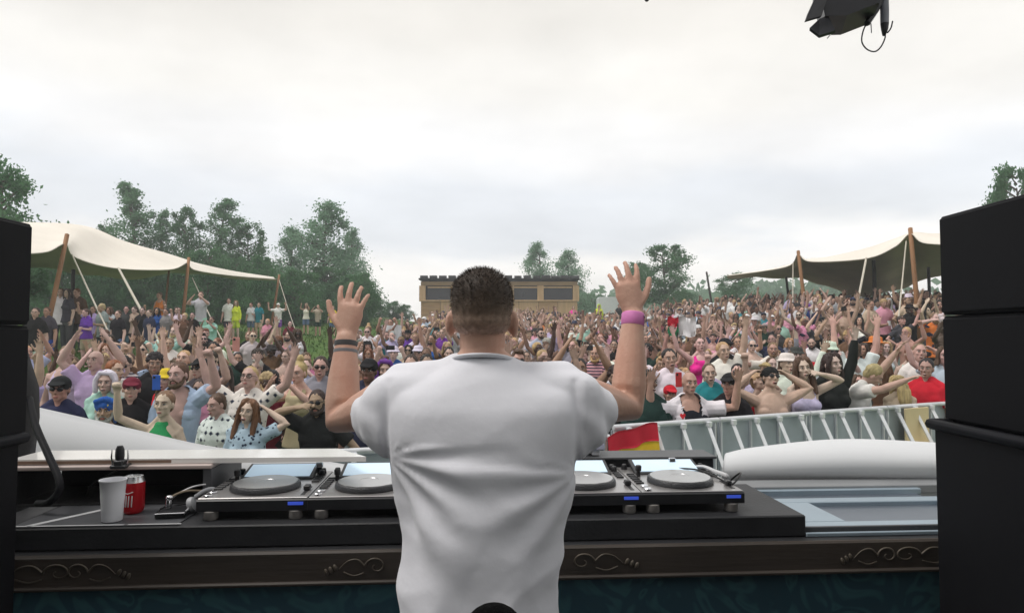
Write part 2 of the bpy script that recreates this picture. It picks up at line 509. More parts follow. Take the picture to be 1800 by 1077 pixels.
# plywood sheets under the windows, one by one
n = 8; dx = (cx1 - cx0) / n
for i in range(n):
    for (za, zb) in ((cz, cz + 1.25), (cz + 1.27, zw0 - .1)):
        Geo().box((cx0 + dx * (i + .5), .0, (za + zb) / 2), (dx - .025, .09, zb - za), ch=.006).obj('panel', MT['plywood2'] if (i * 7 + int(za * 3)) % 3 else MT['plywood'], cab)
# posts between and at the ends, head beam and sill beam
edges = [cx0 + .12] + [(wx[i][1] + wx[i + 1][0]) / 2 for i in range(4)] + [cx1 - .12]
for x in edges:
    Geo().box((x, -.03, (zw0 - .1 + zw1 + .15) / 2), (.47, .2, zw1 - zw0 + .28), ch=.01).obj('post', MT['plywood2'], cab)
Geo().box(((cx0 + cx1) / 2, -.04, zw1 + .32), (cx1 - cx0, .16, .3), ch=.01).obj('head_beam', MT['timber'], cab)
Geo().box(((cx0 + cx1) / 2, -.06, zw0 - .06), (cx1 - cx0 - .02, .2, .1), ch=.01).obj('sill_beam', MT['plywood2'], cab)
for a, b in wx:
    fr = Geo().box(((a + b) / 2, -.075, zw1 + .04), (b - a, .1, .1)).obj('window', MT['plywood2'], cab)
    Geo().box(((a + b) / 2, .1, (zw0 + zw1) / 2), (b - a - .02, .03, zw1 - zw0)).obj('pane', MT['window_dark'], fr)
Geo().box(((cx0 + cx1) / 2, 1.5, ztop - .02), (cx1 - cx0 + .3, 3.5, .12)).obj('roof', MT['slate'], cab)
k = 17; dx = (cx1 - cx0 + .2) / k
for i in range(k):
    Geo().box((cx0 - .1 + dx * (i + .5), -.14, ztop + .12 + .03 * math.sin(i * 3.1)), (dx - (.16 if i < 13 else .05), .5, .2), ch=.01).obj('roof_slate', MT['slate'], cab)

# ---- stretch tents
def cr(P, n):
    P = [Vector(p) for p in P]; out = []
    m = len(P) - 1
    for i in range(n):
        u = i / (n - 1) * m; k = min(int(u), m - 1); f = u - k
        p0 = P[max(k - 1, 0)]; p1 = P[k]; p2 = P[k + 1]; p3 = P[min(k + 2, m)]
        out.append(0.5 * ((2 * p1) + (p2 - p0) * f + (2 * p0 - 5 * p1 + 4 * p2 - p3) * f * f + (3 * p1 - p0 - 3 * p2 + p3) * f ** 3))
    return out

def tent(label, Fp, Rp, Bp, poles, ropes):
    loc = W(Fp[2][0], Fp[2][1], Fp[2][2]); loc.z = ground(loc.x, loc.y)
    t = thing('stretch_tent', label, 'tent', loc)
    n = 60
    a = cr([W(*p) for p in Fp], n); b = cr([W(*p) for p in Rp], n); c = cr([W(*p) for p in Bp], n)
    rows = []
    for k in range(7):
        u = k / 6
        rows.append([a[i].lerp(b[i], u) + Vector((0, 0, (-.16 * math.sin(math.pi * u)) * (1 + .3 * math.sin(i * .5)))) for i in range(n)])
    for k in range(1, 6):
        u = k / 5
        rows.append([b[i].lerp(c[i], u) + Vector((0, 0, -.10 * math.sin(math.pi * u) + .05 * math.sin(i * .55) * u)) for i in range(n)])
    rows = [[p - loc for p in r] for r in rows]
    G = Geo(); G.slab(rows, .02)
    # upper faces wear the canvas, lower faces a copy with shade in its colour
    me = G.mesh('canopy', [MT['canvas_top'], MT['canvas_shaded']], 60)
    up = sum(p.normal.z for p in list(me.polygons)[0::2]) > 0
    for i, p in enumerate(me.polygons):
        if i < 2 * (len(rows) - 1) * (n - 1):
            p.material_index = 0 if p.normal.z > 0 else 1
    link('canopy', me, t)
    for (px, py, d, bx, bd, r, m) in poles:
        top = W(px, py, d); bt = Vector(((bx - 900) / F * bd, bd, 0)); bt.z = ground(bt.x, bt.y) - .05
        Geo().tube([bt - loc, (top + bt) / 2 - loc + Vector((.02, 0, 0)), top - loc], [r * 1.05, r, r * .9], seg=9, cap=.3).obj('pole', MT[m], t, 60)
    for (px, py, d, bx, bd, r) in ropes:
        top = W(px, py, d); bt = Vector(((bx - 900) / F * bd, bd, 0)); bt.z = ground(bt.x, bt.y)
        mid = (top + bt) / 2 + Vector((0, 0, -.06))
        Geo().tube(cr([top - loc, mid - loc, bt - loc], 8), r, seg=6, cap=0).obj('guy_rope', MT['rope'], t, 60)
    return t
tent('cream stretch tent on leaning wooden poles over the grassy bank',
     [(-60, 447, 14), (20, 446, 15), (82, 442, 16.8), (115, 428, 18), (133, 452, 19), (205, 471, 20.6), (300, 473, 23.6), (330, 461, 25), (343, 474, 25.5), (410, 484, 28), (486, 490, 32)],
     [(-60, 388, 20), (20, 390, 22), (70, 391, 23), (120, 393, 24), (165, 401, 25), (220, 424, 26.5), (290, 444, 27.5), (328, 456, 27.5), (350, 463, 28), (410, 476, 30), (482, 487, 32.5)],
     [(-60, 462, 27), (20, 466, 27), (70, 470, 27.5), (120, 478, 28), (165, 484, 29), (220, 490, 30), (290, 482, 31), (328, 480, 31.5), (350, 482, 32), (410, 488, 33), (482, 491, 33.5)],
     [(118, 412, 18, 68, 17, .062, 'pole_wood'), (129, 474, 24, 124, 24, .07, 'pole_dark'), (332, 453, 25, 316, 24.4, .062, 'pole_wood'), (491, 483, 32, 474, 31.5, .058, 'pole_wood'), (297, 476, 28, 284, 28, .045, 'pole_wood')],
     [(127, 448, 18.6, 236, 16.2, .022), (208, 471, 20.7, 316, 17.5, .036), (338, 488, 25.6, 402, 22.5, .018), (490, 490, 32, 526, 29, .015)])
tent('cream stretch tent seen from below above the crowd beside the right speakers',
     [(1278, 484, 30), (1340, 476, 28), (1388, 466, 25), (1403, 446, 24), (1424, 459, 23.6), (1520, 454, 21), (1572, 434, 19.2), (1600, 410, 18), (1624, 426, 17.6), (1700, 429, 16), (1800, 425, 14.5)],
     [(1281, 483, 31), (1345, 474, 30), (1392, 463, 28), (1422, 454, 28), (1455, 451, 27), (1525, 435, 26), (1575, 418, 25), (1605, 408, 25), (1640, 410, 24.5), (1700, 408, 24), (1800, 400, 23)],
     [(1285, 486, 33), (1340, 487, 33), (1390, 488, 32), (1420, 492, 32), (1450, 502, 32), (1500, 519, 31), (1545, 517, 30), (1585, 506, 30), (1618, 494, 29), (1700, 475, 28), (1800, 450, 27)],
     [(1600, 401, 18, 1617, 17.5, .062, 'pole_wood'), (1403, 441, 24, 1421, 23.5, .066, 'pole_wood'), (1242, 478, 31, 1259, 30.5, .05, 'pole_dark'), (1382, 487, 31, 1392, 31, .06, 'pole_dark'), (1536, 458, 26, 1538, 26, .08, 'pole_dark'), (1632, 470, 25, 1634, 25, .06, 'pole_dark')],
     [(1523, 453, 21, 1482, 18.6, .034), (1593, 424, 18.4, 1566, 16.5, .02), (1394, 462, 24.3, 1392, 23, .018)])

# ---- trees
def tree_meshes(seed, h, wd, kind):
    """trunk with limbs, crown of leaf-sized faces; kind sets the outline"""
    r = random.Random(seed)
    tg = Geo(); cg = Geo()
    lean = r.uniform(-.04, .04)
    def axis(z): return Vector((lean * z + .12 * math.sin(z * .8 + seed), .10 * math.cos(z * .7 + seed), z))
    r0 = h * .018 + .04
    zs = [h * k / 8 for k in range(8)]
    tg.tube([axis(z) if z > 0 else Vector((0, 0, -.2)) for z in zs], [r0 * (1.25 if i == 0 else 1 - .11 * i) for i in range(8)], seg=7, cap=.2)
    base = {'poplar': .22, 'round': .22, 'bush': .03, 'willow': .12}[kind]
    n = {'poplar': 62, 'round': 58, 'bush': 60, 'willow': 62}[kind]
    clumps = []
    for i in range(n):
        u = base + (1 - base) * ((i + r.random()) / n)
        if kind == 'poplar': prof = (.62 + .4 * u / .4) if u < .4 else 1.05 * ((1 - u) / .6) ** .55 * (.86 + .2 * math.sin(u * 23 + seed)) + .05
        elif kind == 'round': prof = math.sqrt(max(.05, 1 - ((u - .6) / .45) ** 2))
        elif kind == 'bush': prof = math.sqrt(max(.06, 1 - ((u - .35) / .68) ** 2))
        else: prof = (.8 + .25 * u / .35) if u < .35 else 1.05 * ((1 - u) / .65) ** .48 * (.88 + .18 * math.sin(u * 19 + seed)) + .05
        prof = max(.05, prof) * wd / 2
        a = r.uniform(0, 6.283); rad = prof * (r.random() ** .5) * r.uniform(.75, 1.12)
        z = u * h
        c = axis(z) + Vector((math.cos(a) * rad, math.sin(a) * rad, 0))
        st = axis(max(.05 * h, z - rad * .55))
        if rad > .12 * wd and r.random() < .75:
            md = st.lerp(c, .55) + Vector((0, 0, -.04 * rad))
            tg.tube([st, md, c], [r0 * .34, r0 * .2, r0 * .08], seg=5, cap=0)
        clumps.append((c, wd * r.uniform(.095, .165) * (1 if u < .8 else .6)))
    for c, cr_ in clumps:
        m = r.randint(120, 170)
        fl = r.uniform(.6, .95)
        for _ in range(m):
            d = Vector((r.gauss(0, .55), r.gauss(0, .55), r.gauss(0, .55 * fl))) * cr_
            if kind == 'willow': d.z -= abs(r.gauss(0, .5)) * cr_ * .9
            p = c + d
            s_ = wd * r.uniform(.010, .021) + .022
            q = Quaternion((r.gauss(0, 1), r.gauss(0, 1), r.gauss(0, 1), r.gauss(0, 1))).normalized()
            e1 = q @ Vector((s_, 0, 0)); e2 = q @ Vector((0, s_ * .62, 0)); up = q @ Vector((0, 0, s_ * .25))
            cg.add([p - e1, p - e2 * .9 + up, p + e1, p + e2 * .9 + up], [(0, 1, 2, 3)])
    lf = {'poplar': 'leaf_a', 'round': 'leaf_b', 'bush': 'leaf_b', 'willow': 'leaf_c'}[kind]
    return tg.mesh('trunk', MT['bark'], 180), cg.mesh('crown', MT[lf])
TREES = {}
for key, sd, h, wd, kd in (('poplar1', 3, 10, 4.2, 'poplar'), ('poplar2', 8, 10, 3.6, 'poplar'), ('round1', 5, 8, 5.5, 'round'), ('round2', 12, 8, 4.6, 'round'), ('bush1', 21, 4, 4.6, 'bush'), ('bush2', 27, 4, 4.0, 'bush'), ('willow1', 31, 9, 5.5, 'willow'), ('willow2', 37, 9, 4.6, 'willow')):
    TREES[key] = (tree_meshes(sd, h, wd, kd), h, wd)
def tree(key, px, top, d, wpx, label, group='trees round the meadow', name=None, rz=None):
    (tm, cm), h, wd = TREES[key]
    p = W(px, top, d); z0 = ground(p.x, p.y)
    sz = max(.1, (p.z - z0) / h) * 0.99; sw = (wpx / F * d) / wd
    t = thing(name or ('bush' if 'bush' in key else 'tree'), label, 'bush' if 'bush' in key else 'tree', (p.x, p.y, z0), rnd.uniform(0, 6.28) if rz is None else rz, group)
    t.scale = (sw, sw, sz)
    link('trunk', tm, t); link('crown', cm, t)
    return t
tree('round1', 2, 296, 26, 175, 'dark green tree rising behind the left speakers')
tree('round2', -50, 262, 27, 190, 'tall dark tree behind the left speakers, further from the tent')
tree('poplar1', 237, 321, 45, 125, 'tallest pointed tree above the cream tent')
tree('poplar2', 285, 370, 47, 80, 'slim tree beside the tallest pointed tree above the tent')
tree('round2', 325, 366, 46, 72, 'upright tree with airy crown above the second tent pole')
tree('poplar1', 388, 347, 47, 110, 'pointed pale green tree to the right of the second tent pole')
tree('round2', 437, 397, 48, 84, 'small leafy tree just left of the gap in the treeline')
tree('round1', 186, 398, 52, 60, 'sparse tree top peeking over the tent ridge', )
tree('willow2', 514, 400, 49, 100, 'rounded willow left of the tall feathery willow')
tree('willow1', 573, 354, 47, 150, 'tall feathery willow behind the raised left hand')
tree('willow2', 618, 402, 51, 84, 'pale low willow leaning right beyond the tall willow')
tree('willow2', 948, 426, 66, 84, 'pale willow above the cabin roof, left one')
tree('willow1', 1003, 440, 67, 84, 'pale willow over the right end of the cabin roof')
tree('round1', 1166, 430, 54, 108, 'dark rounded tree behind the raised right hand')
tree('round2', 1126, 462, 57, 70, 'darker tree close behind the pink wristband')
tree('bush1', 1205, 510, 60, 60, 'low bush at the foot of the dark rounded tree')
tree('round2', 1294, 482, 58, 84, 'small lone tree between dark poles by the right tent')
tree('round1', 1786, 292, 32, 130, 'tree whose top shows over the right speakers')
rb = random.Random(4)
for i, x in enumerate(range(40, 660, 27)):
    k = 'bush1' if i % 2 else 'bush2'
    top = rb.uniform(438, 478) if x < 480 else rb.uniform(470, 512)
    tree(k, x + rb.uniform(-8, 8), top, rb.uniform(39, 46), rb.uniform(75, 110), 'dark green bush in the thicket behind the left bank', 'bushes of the thicket behind the left bank')
for x, top, d, wp, lb in ((655, 520, 60, 50, 'low bush on the skyline closest to the raised left hand'), (690, 530, 62, 40, 'small skyline bush above the white banner'), (712, 536, 62, 34, 'smallest skyline bush just left of the cabin'), (1042, 517, 84, 62, 'rounded grey-green bush right of the cabin'), (1078, 524, 88, 56, 'grey-green bush directly behind the white van'), (1030, 530, 80, 40, 'low bush touching the right corner of the cabin'), (1232, 528, 80, 56, 'skyline bush left of the thin dark pole'), (1262, 533, 82, 40, 'skyline bush at the foot of the thin dark pole')):
    tree('bush1' if x % 2 else 'bush2', x, top, d, wp, lb, 'bushes on the skyline')
# far-off wooded hillside on the right: a mass nobody could count
g = Geo(); rg = random.Random(9)
for _ in range(900):
    d = rg.uniform(120, 190); px = rg.uniform(1010, 1900)
    hill = 523 + 9 * math.sin(px * .012 + 1) - (12 if 1390 < px < 1520 else 0) + 5 * math.sin(px * .05)
    c = W(px, hill + rg.uniform(0, 34), d)
    rr = rg.uniform(1.6, 3.6)
    for _k in range(11):
        q = Quaternion((rg.gauss(0, 1), rg.gauss(0, 1), rg.gauss(0, 1), rg.gauss(0, 1))).normalized()
        p = c + Vector((rg.gauss(0, .55), rg.gauss(0, .55), rg.gauss(0, .5))) * rr
        e1 = q @ Vector((rr * .34, 0, 0)); e2 = q @ Vector((0, rr * .26, 0))
        g.add([p - e1, p - e2, p + e1, p + e2], [(0, 1, 2, 3)])
for i in range(60):
    px = 1000 + i * 15
    a = W(px, 548 , 195); 
    g.add([W(px, 600, 195), W(px + 15, 600, 195), W(px + 15, 534 + 6 * math.sin(px * .03), 195), W(px, 534 + 6 * math.sin((px - 15) * .03), 195), W(px, 600, 200), W(px + 15, 600, 200), W(px + 15, 534 + 6 * math.sin(px * .03), 200), W(px, 534 + 6 * math.sin((px - 15) * .03), 200)],
          [(0, 1, 2, 3), (4, 7, 6, 5), (3, 2, 6, 7)])
tag(g.obj('woodland', MT['leaf_a']), label='hazy far-off wooded hillside beyond the right tent', cat='woodland', kind='stuff')

# white van far behind the raised right arm
vp = W(1096, 556, 62); vz = ground(vp.x, vp.y)
v = thing('van', 'white van parked far behind the crowd near the skyline bushes', 'van', (vp.x, vp.y, vz))
MT['van_white'] = mat('van_paint', (.72, .74, .76), rough=.3, var=.04, coat=.3)
MT['rubber'] = mat('rubber', (.02, .02, .02), rough=.8)
prof = [(-2.4, .35), (2.35, .35), (2.4, .95), (1.75, 1.12), (1.2, 1.95), (.9, 2.1), (-2.3, 2.1), (-2.4, 1.95)]
Mx = Matrix.Rotation(R(90), 4, 'X')
Geo().prism(prof, -.9, .9, Mx).obj('body', MT['van_white'], v)
for sx in (-1.5, 1.5):
    for sy in (-.82, .82):
        Geo().lathe([(.33, -.1), (.34, 0), (.33, .1)], (sx, sy, .34), 14, rot=Matrix.Rotation(R(90), 3, 'X')).obj('wheel', MT['rubber'], v, 40)
for sy in (-.905, .905):
    Geo().prism([(.55, 1.2), (1.6, 1.2), (1.15, 1.85), (.55, 1.85)], -.01, .01, Matrix.Translation((0, sy, 0)) @ Mx).obj('window', MT['window_dark'], v)

# ---- the light summer haze: one closed box of thin air
hz_ = bpy.data.materials.new('haze'); hz_.use_nodes = True; hz_.node_tree.nodes.clear()
_o = hz_.node_tree.nodes.new('ShaderNodeOutputMaterial'); _v = hz_.node_tree.nodes.new('ShaderNodeVolumePrincipled')
_v.inputs['Color'].default_value = (.93, .96, 1.0, 1); _v.inputs['Density'].default_value = 0.0027; _v.inputs['Anisotropy'].default_value = 0.2
hz_.node_tree.links.new(_v.outputs[0], _o.inputs['Volume'])
tag(Geo().box((0, 92.5, 8.0), (480, 275, 20)).obj('haze', hz_), label='pale summer haze over the meadow and the far trees', cat='haze', kind='stuff')
# ================================================================== PEOPLE
def hand(G, w, d, n, ts, kind='open', sc=1.0, seg=6, spread=.26):
    """hand from wrist w along d, palm facing n, thumb on side ts*(d x n)"""
    d = Vector(d).normalized(); n = Vector(n); n = (n - d * n.dot(d)).normalized()
    s = d.cross(n).normalized() * ts
    K = sc
    G.tube([w - d * .02 * K, w + d * .02 * K, w + d * .055 * K, w + d * .088 * K], [(.027 * K, .020 * K), (.033 * K, .019 * K), (.041 * K, .017 * K), (.039 * K, .014 * K)], seg=10, side=s)
    offs = (.031, .0105, -.0105, -.030); lens = (.070, .079, .073, .057); rads = (.0095, .0098, .0092, .0082)
    for i in range(4):
        b = w + d * (.085 - .004 * abs(i - 1)) * K + s * offs[i] * K
        sp = (1.5 - i) * spread * .62
        fd = (d + s * sp).normalized()
        L = lens[i] * K; r = rads[i] * K
        if kind == 'open': ang = (.10, .22, .34)
        elif kind == 'relax': ang = (.35, .55, .5)
        elif kind == 'flat': ang = (.0, .05, .05)
        else: ang = (1.35, 1.5, .9)
        pts = [b - fd * .018 * K, b]; a = 0; p = b
        for q, fr in enumerate((.44, .31, .25)):
            a += ang[q]
            p = p + (fd * math.cos(a) + n * math.sin(a)) * L * fr
            pts.append(p)
        G.tube(pts, [r * 1.05, r, r * .95, r * .88, r * .78], seg=seg, cap=.7)
    b = w + d * .028 * K + s * .026 * K
    if kind == 'fist': td = [(d * .75 + s * .45 + n * .4), (d * .5 - s * .5 + n * .75), (-s * .9 + n * .1)]
    else: td = [(d * .62 + s * .75 + n * .22), (d * .8 + s * .55 + n * .15), (d * .9 + s * .35 + n * .1)]
    p = b - td[0].normalized() * .015 * K; pts = [p]; p = b; pts.append(p)
    for q, L in enumerate((.030, .032, .026)):
        p = p + td[q].normalized() * L * K; pts.append(p)
    G.tube(pts, [.014 * K, .0135 * K, .0115 * K, .0105 * K, .009 * K], seg=seg, cap=.7)

ARMS = {  # direction of upper arm, forearm, palm, hand kind; x is outward
    'down': ((.22, .06, -1), (.12, -.30, -1), (-1, 0, 0), 'relax'),
    'wide': ((.80, -.12, .62), (.28, -.10, 1), (0, -1, 0), 'open'),
    'tall': ((.34, -.10, 1), (.06, -.12, 1), (0, -1, 0), 'open'),
    'bent': ((.92, -.35, .08), (.02, -.22, 1), (0, -1, 0), 'open'),
    'reach': ((.30, -.75, .62), (.05, -.62, .85), (0, -.6, -.8), 'open'),
    'fist': ((.60, -.32, .40), (-.12, -.28, 1), (-.4, -1, 0), 'fist'),
    'clap': ((.42, -.75, -.05), (-.62, -.36, .72), (-1, 0, 0), 'flat'),
    'over': ((.55, -.26, .80), (-.50, -.16, .84), (-1, 0, 0), 'flat'),
    'phone': ((.35, -.80, .22), (-.30, -.42, .86), (-.3, .9, 0), 'fist'),
    'head': ((.95, -.05, .48), (-.80, .22, .52), (-.6, 0, -.6), 'relax'),
    'brow': ((.80, -.34, .46), (-.92, -.18, .24), (0, .5, -.9), 'relax'),
    'hip': ((.75, .14, -.72), (-.55, -.42, -.48), (-1, 0, -.2), 'relax'),
    'hold': ((.25, -.20, -1), (-.20, -.95, .18), (-1, 0, .2), 'fist'),
}
# name: (arm at image left, arm at image right, lean forward, head yaw, head pitch, head roll)
POSES = {
    'stand': ('down', 'down', 0, 8, 0, 3), 'drink': ('down', 'hold', .03, -12, 6, -4), 'wide': ('wide', 'wide', -.03, 0, -10, 0),
    'tall': ('tall', 'tall', -.04, 10, -12, 4), 'ltall': ('tall', 'down', 0, -14, -5, 6), 'rtall': ('down', 'tall', 0, 12, -4, -6),
    'lfist': ('fist', 'down', .02, 10, -4, 4), 'rfist': ('down', 'fist', .02, -8, -2, -4), 'clap': ('clap', 'clap', .05, 6, 2, 2),
    'over': ('over', 'over', 0, -6, -8, 0), 'bent': ('bent', 'bent', .02, 0, -4, 3), 'phone': ('phone', 'phone', .02, 4, -6, 0),
    'head': ('head', 'head', -.02, 4, -12, 6), 'rhead': ('down', 'head', 0, -6, -6, 8), 'lbrow': ('brow', 'hip', .03, 8, 2, -4),
    'rbrow': ('down', 'brow', 0, -10, -4, -6), 'reach': ('reach', 'wide', .08, -4, -6, 0), 'bow': ('reach', 'tall', .50, 18, 10, 0),
    'lwide': ('wide', 'hold', 0, -10, -4, -5), 'rwide': ('hip', 'wide', .02, 14, -6, 5), 'back': ('down', 'down', .04, 20, 4, 0),
}

def torso_rings(g, grow=0.0):
    if g == 'm': rings = [(.86, .155, .108), (.95, .155, .112), (1.06, .142, .106), (1.18, .152, .110), (1.30, .172, .118), (1.385, .178, .108), (1.44, .140, .086), (1.49, .075, .066)]
    else: rings = [(.86, .166, .116), (.95, .164, .114), (1.06, .126, .096), (1.18, .130, .098), (1.29, .148, .106), (1.37, .152, .096), (1.425, .118, .078), (1.475, .062, .058)]
    return [(z, rx + grow, ry + grow) for z, rx, ry in rings]

def shoulders(g): return (.182, 1.405, .0) if g == 'm' else (.158, 1.392, .0)

class Pose: pass
_pose = {}
def pose(g, key):
    k = (g, key)
    if k in _pose: return _pose[k]
    P = Pose(); P.g = g; P.key = key
    la, ra, lean, yaw, pit, roll = POSES[key]
    P.arms = []
    sx, sz, sy = shoulders(g)
    ul, fl = (.295, .262) if g == 'm' else (.272, .242)
    for s_, nm in ((-1, la), (1, ra)):
        u, f, n, hk = ARMS[nm]
        m = Vector((s_, 1, 1))
        u = (Vector(u) * m).normalized(); f = (Vector(f) * m).normalized(); n = Vector(n) * m
        up = max(0, u.z)
        sh = Vector((s_ * (sx - .012 - .022 * up), sy, sz - .005 + .035 * up))
        el = sh + u * ul; wr = el + f * fl
        P.arms.append((sh, el, wr, f, n, hk, s_))
    P.lean = Matrix.Translation((0, 0, .97)) @ Matrix.Rotation(lean, 4, 'X') @ Matrix.Translation((0, 0, -.97))
    hm = Matrix.Translation((0, .006, 1.565 if g == 'm' else 1.55)) @ Matrix.Rotation(R(yaw), 4, 'Z') @ Matrix.Rotation(R(pit), 4, 'X') @ Matrix.Rotation(R(roll), 4, 'Y') @ Matrix.Translation((0, -.022, .093))
    P.head = P.lean @ hm
    P.headU = hm
    P.c = {}
    _pose[k] = P
    return P

def head_geo(G, M, g):
    """head in its own axes (face to -Y), moved by M"""
    k = len(G.v)
    fm = g == 'm'
    G.ell((0, .012, .022), (.074, .094, .094), seg=16, rings=10)
    G.ell((0, -.018, -.030), (.057 if fm else .054, .070, .066), seg=14, rings=10)
    G.ell((0, -.040, -.070), (.040 if fm else .035, .046, .034), seg=12, rings=8)
    G.ell((0, -.068, -.094), (.022 if fm else .017, .020, .017))
    for s_ in (-1, 1):
        G.ell((s_ * (.044 if fm else .038), -.004, -.058), (.015, .036, .030))   # jaw
        G.ell((s_ * .038, -.062, -.020), (.020, .022, .016))             # cheek
        G.ell((s_ * .077, .012, -.008), (.009, .020, .031), Matrix.Rotation(R(s_ * 18), 3, 'Z'))   # ear
    G.tube([(-.050, -.056, .036), (-.02, -.080, .036), (.02, -.080, .036), (.050, -.056, .036)], .0095, seg=6)
    G.tube([(0, -.082, .020), (0, -.099, -.006), (0, -.111, -.024)], [.009, .0105, .0135], seg=7)
    G.ell((0, -.094, -.030), (.019, .012, .008))
    G.ell((0, -.080, -.066), (.026, .013, .015))
    G.xf(M, k)

def face_bits(G, M, g, mouth):
    """eyes, brows, lips: mats 1 eye, 2 iris, 3 brow, 4 lip, 5 mouth, 6 teeth"""
    k = len(G.v)
    for s_ in (-1, 1):
        G.cur = 1; G.ell((s_ * .0305, -.0800, .0090), (.0150, .0085, .0072), seg=8, rings=5)
        G.cur = 2; G.ell((s_ * .0305, -.0868, .0092), (.0060, .0036, .0060), seg=8, rings=5)
        G.cur = 3
        G.tube([(s_ * .013, -.0945, .0275), (s_ * .032, -.0890, .0335), (s_ * .052, -.0720, .0285)], [.0034, .0038, .0018], seg=5, cap=.3)
        G.tube([(s_ * .016, -.0865, .0155), (s_ * .031, -.0890, .0185), (s_ * .046, -.081, .0135)], (.0015 if g == 'm' else .0022), seg=4, cap=.2)
    G.cur = 4
    if mouth:
        G.ell((0, -.0925, -.066), (.025, .009, .0145 if mouth == 2 else .011), seg=10, rings=6)
        G.cur = 5; G.ell((0, -.0985, -.0665), (.018, .005, .0095 if mouth == 2 else .006), seg=10, rings=6)
        G.cur = 6; G.ell((0, -.1000, -.0605), (.0145, .004, .0034), seg=8, rings=5)
    else:
        G.ell((0, -.0915, -.0625), (.022, .0085, .0046), seg=10, rings=6); G.ell((0, -.0905, -.0685), (.019, .0085, .0054), seg=10, rings=6)
    G.cur = 0
    G.xf(M, k)

def arm_geo(G, a, g, seg=8):
    sh, el, wr, f, n, hk, s_ = a
    q = 1.0 if g == 'm' else .84
    inn = Vector((s_ * .11, 0, sh.z - .02))
    G.tube([inn, sh, sh.lerp(el, .3), sh.lerp(el, .6), el, el.lerp(wr, .25), el.lerp(wr, .6), wr], [.058 * q, .064 * q, .058 * q, .052 * q, .045 * q, .048 * q, .040 * q, .030 * q], seg=seg)
    hand(G, wr, f, n, -s_ if n.dot(Vector((0, -1, 0))) < .3 and hk != 'open' else -s_, hk, 1.08 if g == 'm' else .97)

def leg_geo(G, s_, g, grow=0.0, z1=0.0, foot=True):
    q = 1.0 if g == 'm' else .97
    hip = Vector((s_ * .092, 0, .90)); kn = Vector((s_ * .105, -.02, .50)); an = Vector((s_ * .115, .02, .085))
    pts = [hip, hip.lerp(kn, .45), kn, kn.lerp(an, .35), an]; rr = [.088, .078, .056, .057, .040]
    if z1 > .3: pts = pts[:2] + [hip.lerp(kn, .82)]; rr = [.088, .080, .078]
    G.tube(pts, [r * q + grow for r in rr], seg=9)
    if foot and z1 <= .3:
        G.tube([an + Vector((0, .03, -.045)), an + Vector((s_ * .01, -.06, -.05)), an + Vector((s_ * .025, -.16, -.055))], [(.036, .036), (.042, .034), (.036, .026)], seg=8)

def body_mesh(P, mouth=1):
    k = 'body%d' % mouth
    if k in P.c: return P.c[k]
    g = P.g
    if 'base' in P.c: return face_on(P, P.c['base'].copy(), k, mouth)
    U = Geo()
    rings = torso_rings(g)
    U.tube([(0, 0, z) for z, a, b in rings], [(a, b) for z, a, b in rings], seg=16, side=(1, 0, 0), cap=.2)
    for s_ in (-1, 1):
        U.tube([(s_ * .035, .012, 1.53), (s_ * .09, .008, 1.465), (s_ * .155, .002, 1.415)], [.034, .040, .044] if g == 'm' else [.028, .032, .036], seg=8)
        if g == 'f': U.ell((s_ * .070, -.078, 1.265), (.064, .055, .062))
        else: U.ell((s_ * .080, -.070, 1.30), (.082, .050, .060))
    hc = P.headU @ Vector((0, .03, -.05))
    U.tube([(0, .014, 1.44), (0, .010, 1.52), hc], [.058, .054, .055] if g == 'm' else [.047, .044, .047], seg=10)
    head_geo(U, P.headU, g)
    for a in P.arms: arm_geo(U, a, g)
    U.xf(P.lean)
    L = Geo()
    L.tube([(0, 0, .84), (0, 0, .95), (0, 0, 1.04)], [(.15, .11), (.158, .112), (.14, .104)], seg=14, side=(1, 0, 0))
    for s_ in (-1, 1): leg_geo(L, s_, g)
    U.merge(L)
    me = voxel(U, .0085, .17, 2)
    P.c['base'] = me.copy()
    return face_on(P, me, k, mouth)

def face_on(P, me, k, mouth):
    """face details join the same mesh"""
    g = P.g
    bm = bmesh.new(); bm.from_mesh(me)
    for fc in bm.faces: fc.material_index = 0
    fb = Geo(); face_bits(fb, P.head, g, mouth)
    t2 = fb.mesh('t', []); t2.materials.clear()
    t2.polygons.foreach_set('material_index', fb.m)
    bm.from_mesh(t2); bpy.data.meshes.remove(t2)
    bm.to_mesh(me); bm.free()
    set_mats(me, [MT[m] for m in ('skin', 'eye', 'iris', 'brow', 'lip', 'mouth', 'teeth')])
    me.shade_smooth(); me.name = 'body'
    P.c[k] = me
    return me

def wrinkle(amp, sc=9, seed=0):
    def f(p, n):
        a = mnoise.noise(Vector((p.x * sc, p.y * sc, p.z * sc * .8 + seed)))
        b = mnoise.noise(Vector(((p.x + p.z * .5) * sc * 2.1, p.y * sc * 2.1, (p.z - p.x * .4) * sc * .9 + seed + 7)))
        return amp * (a * .8 + (1 - abs(b) * 2.4) * .5) + .004
    return f

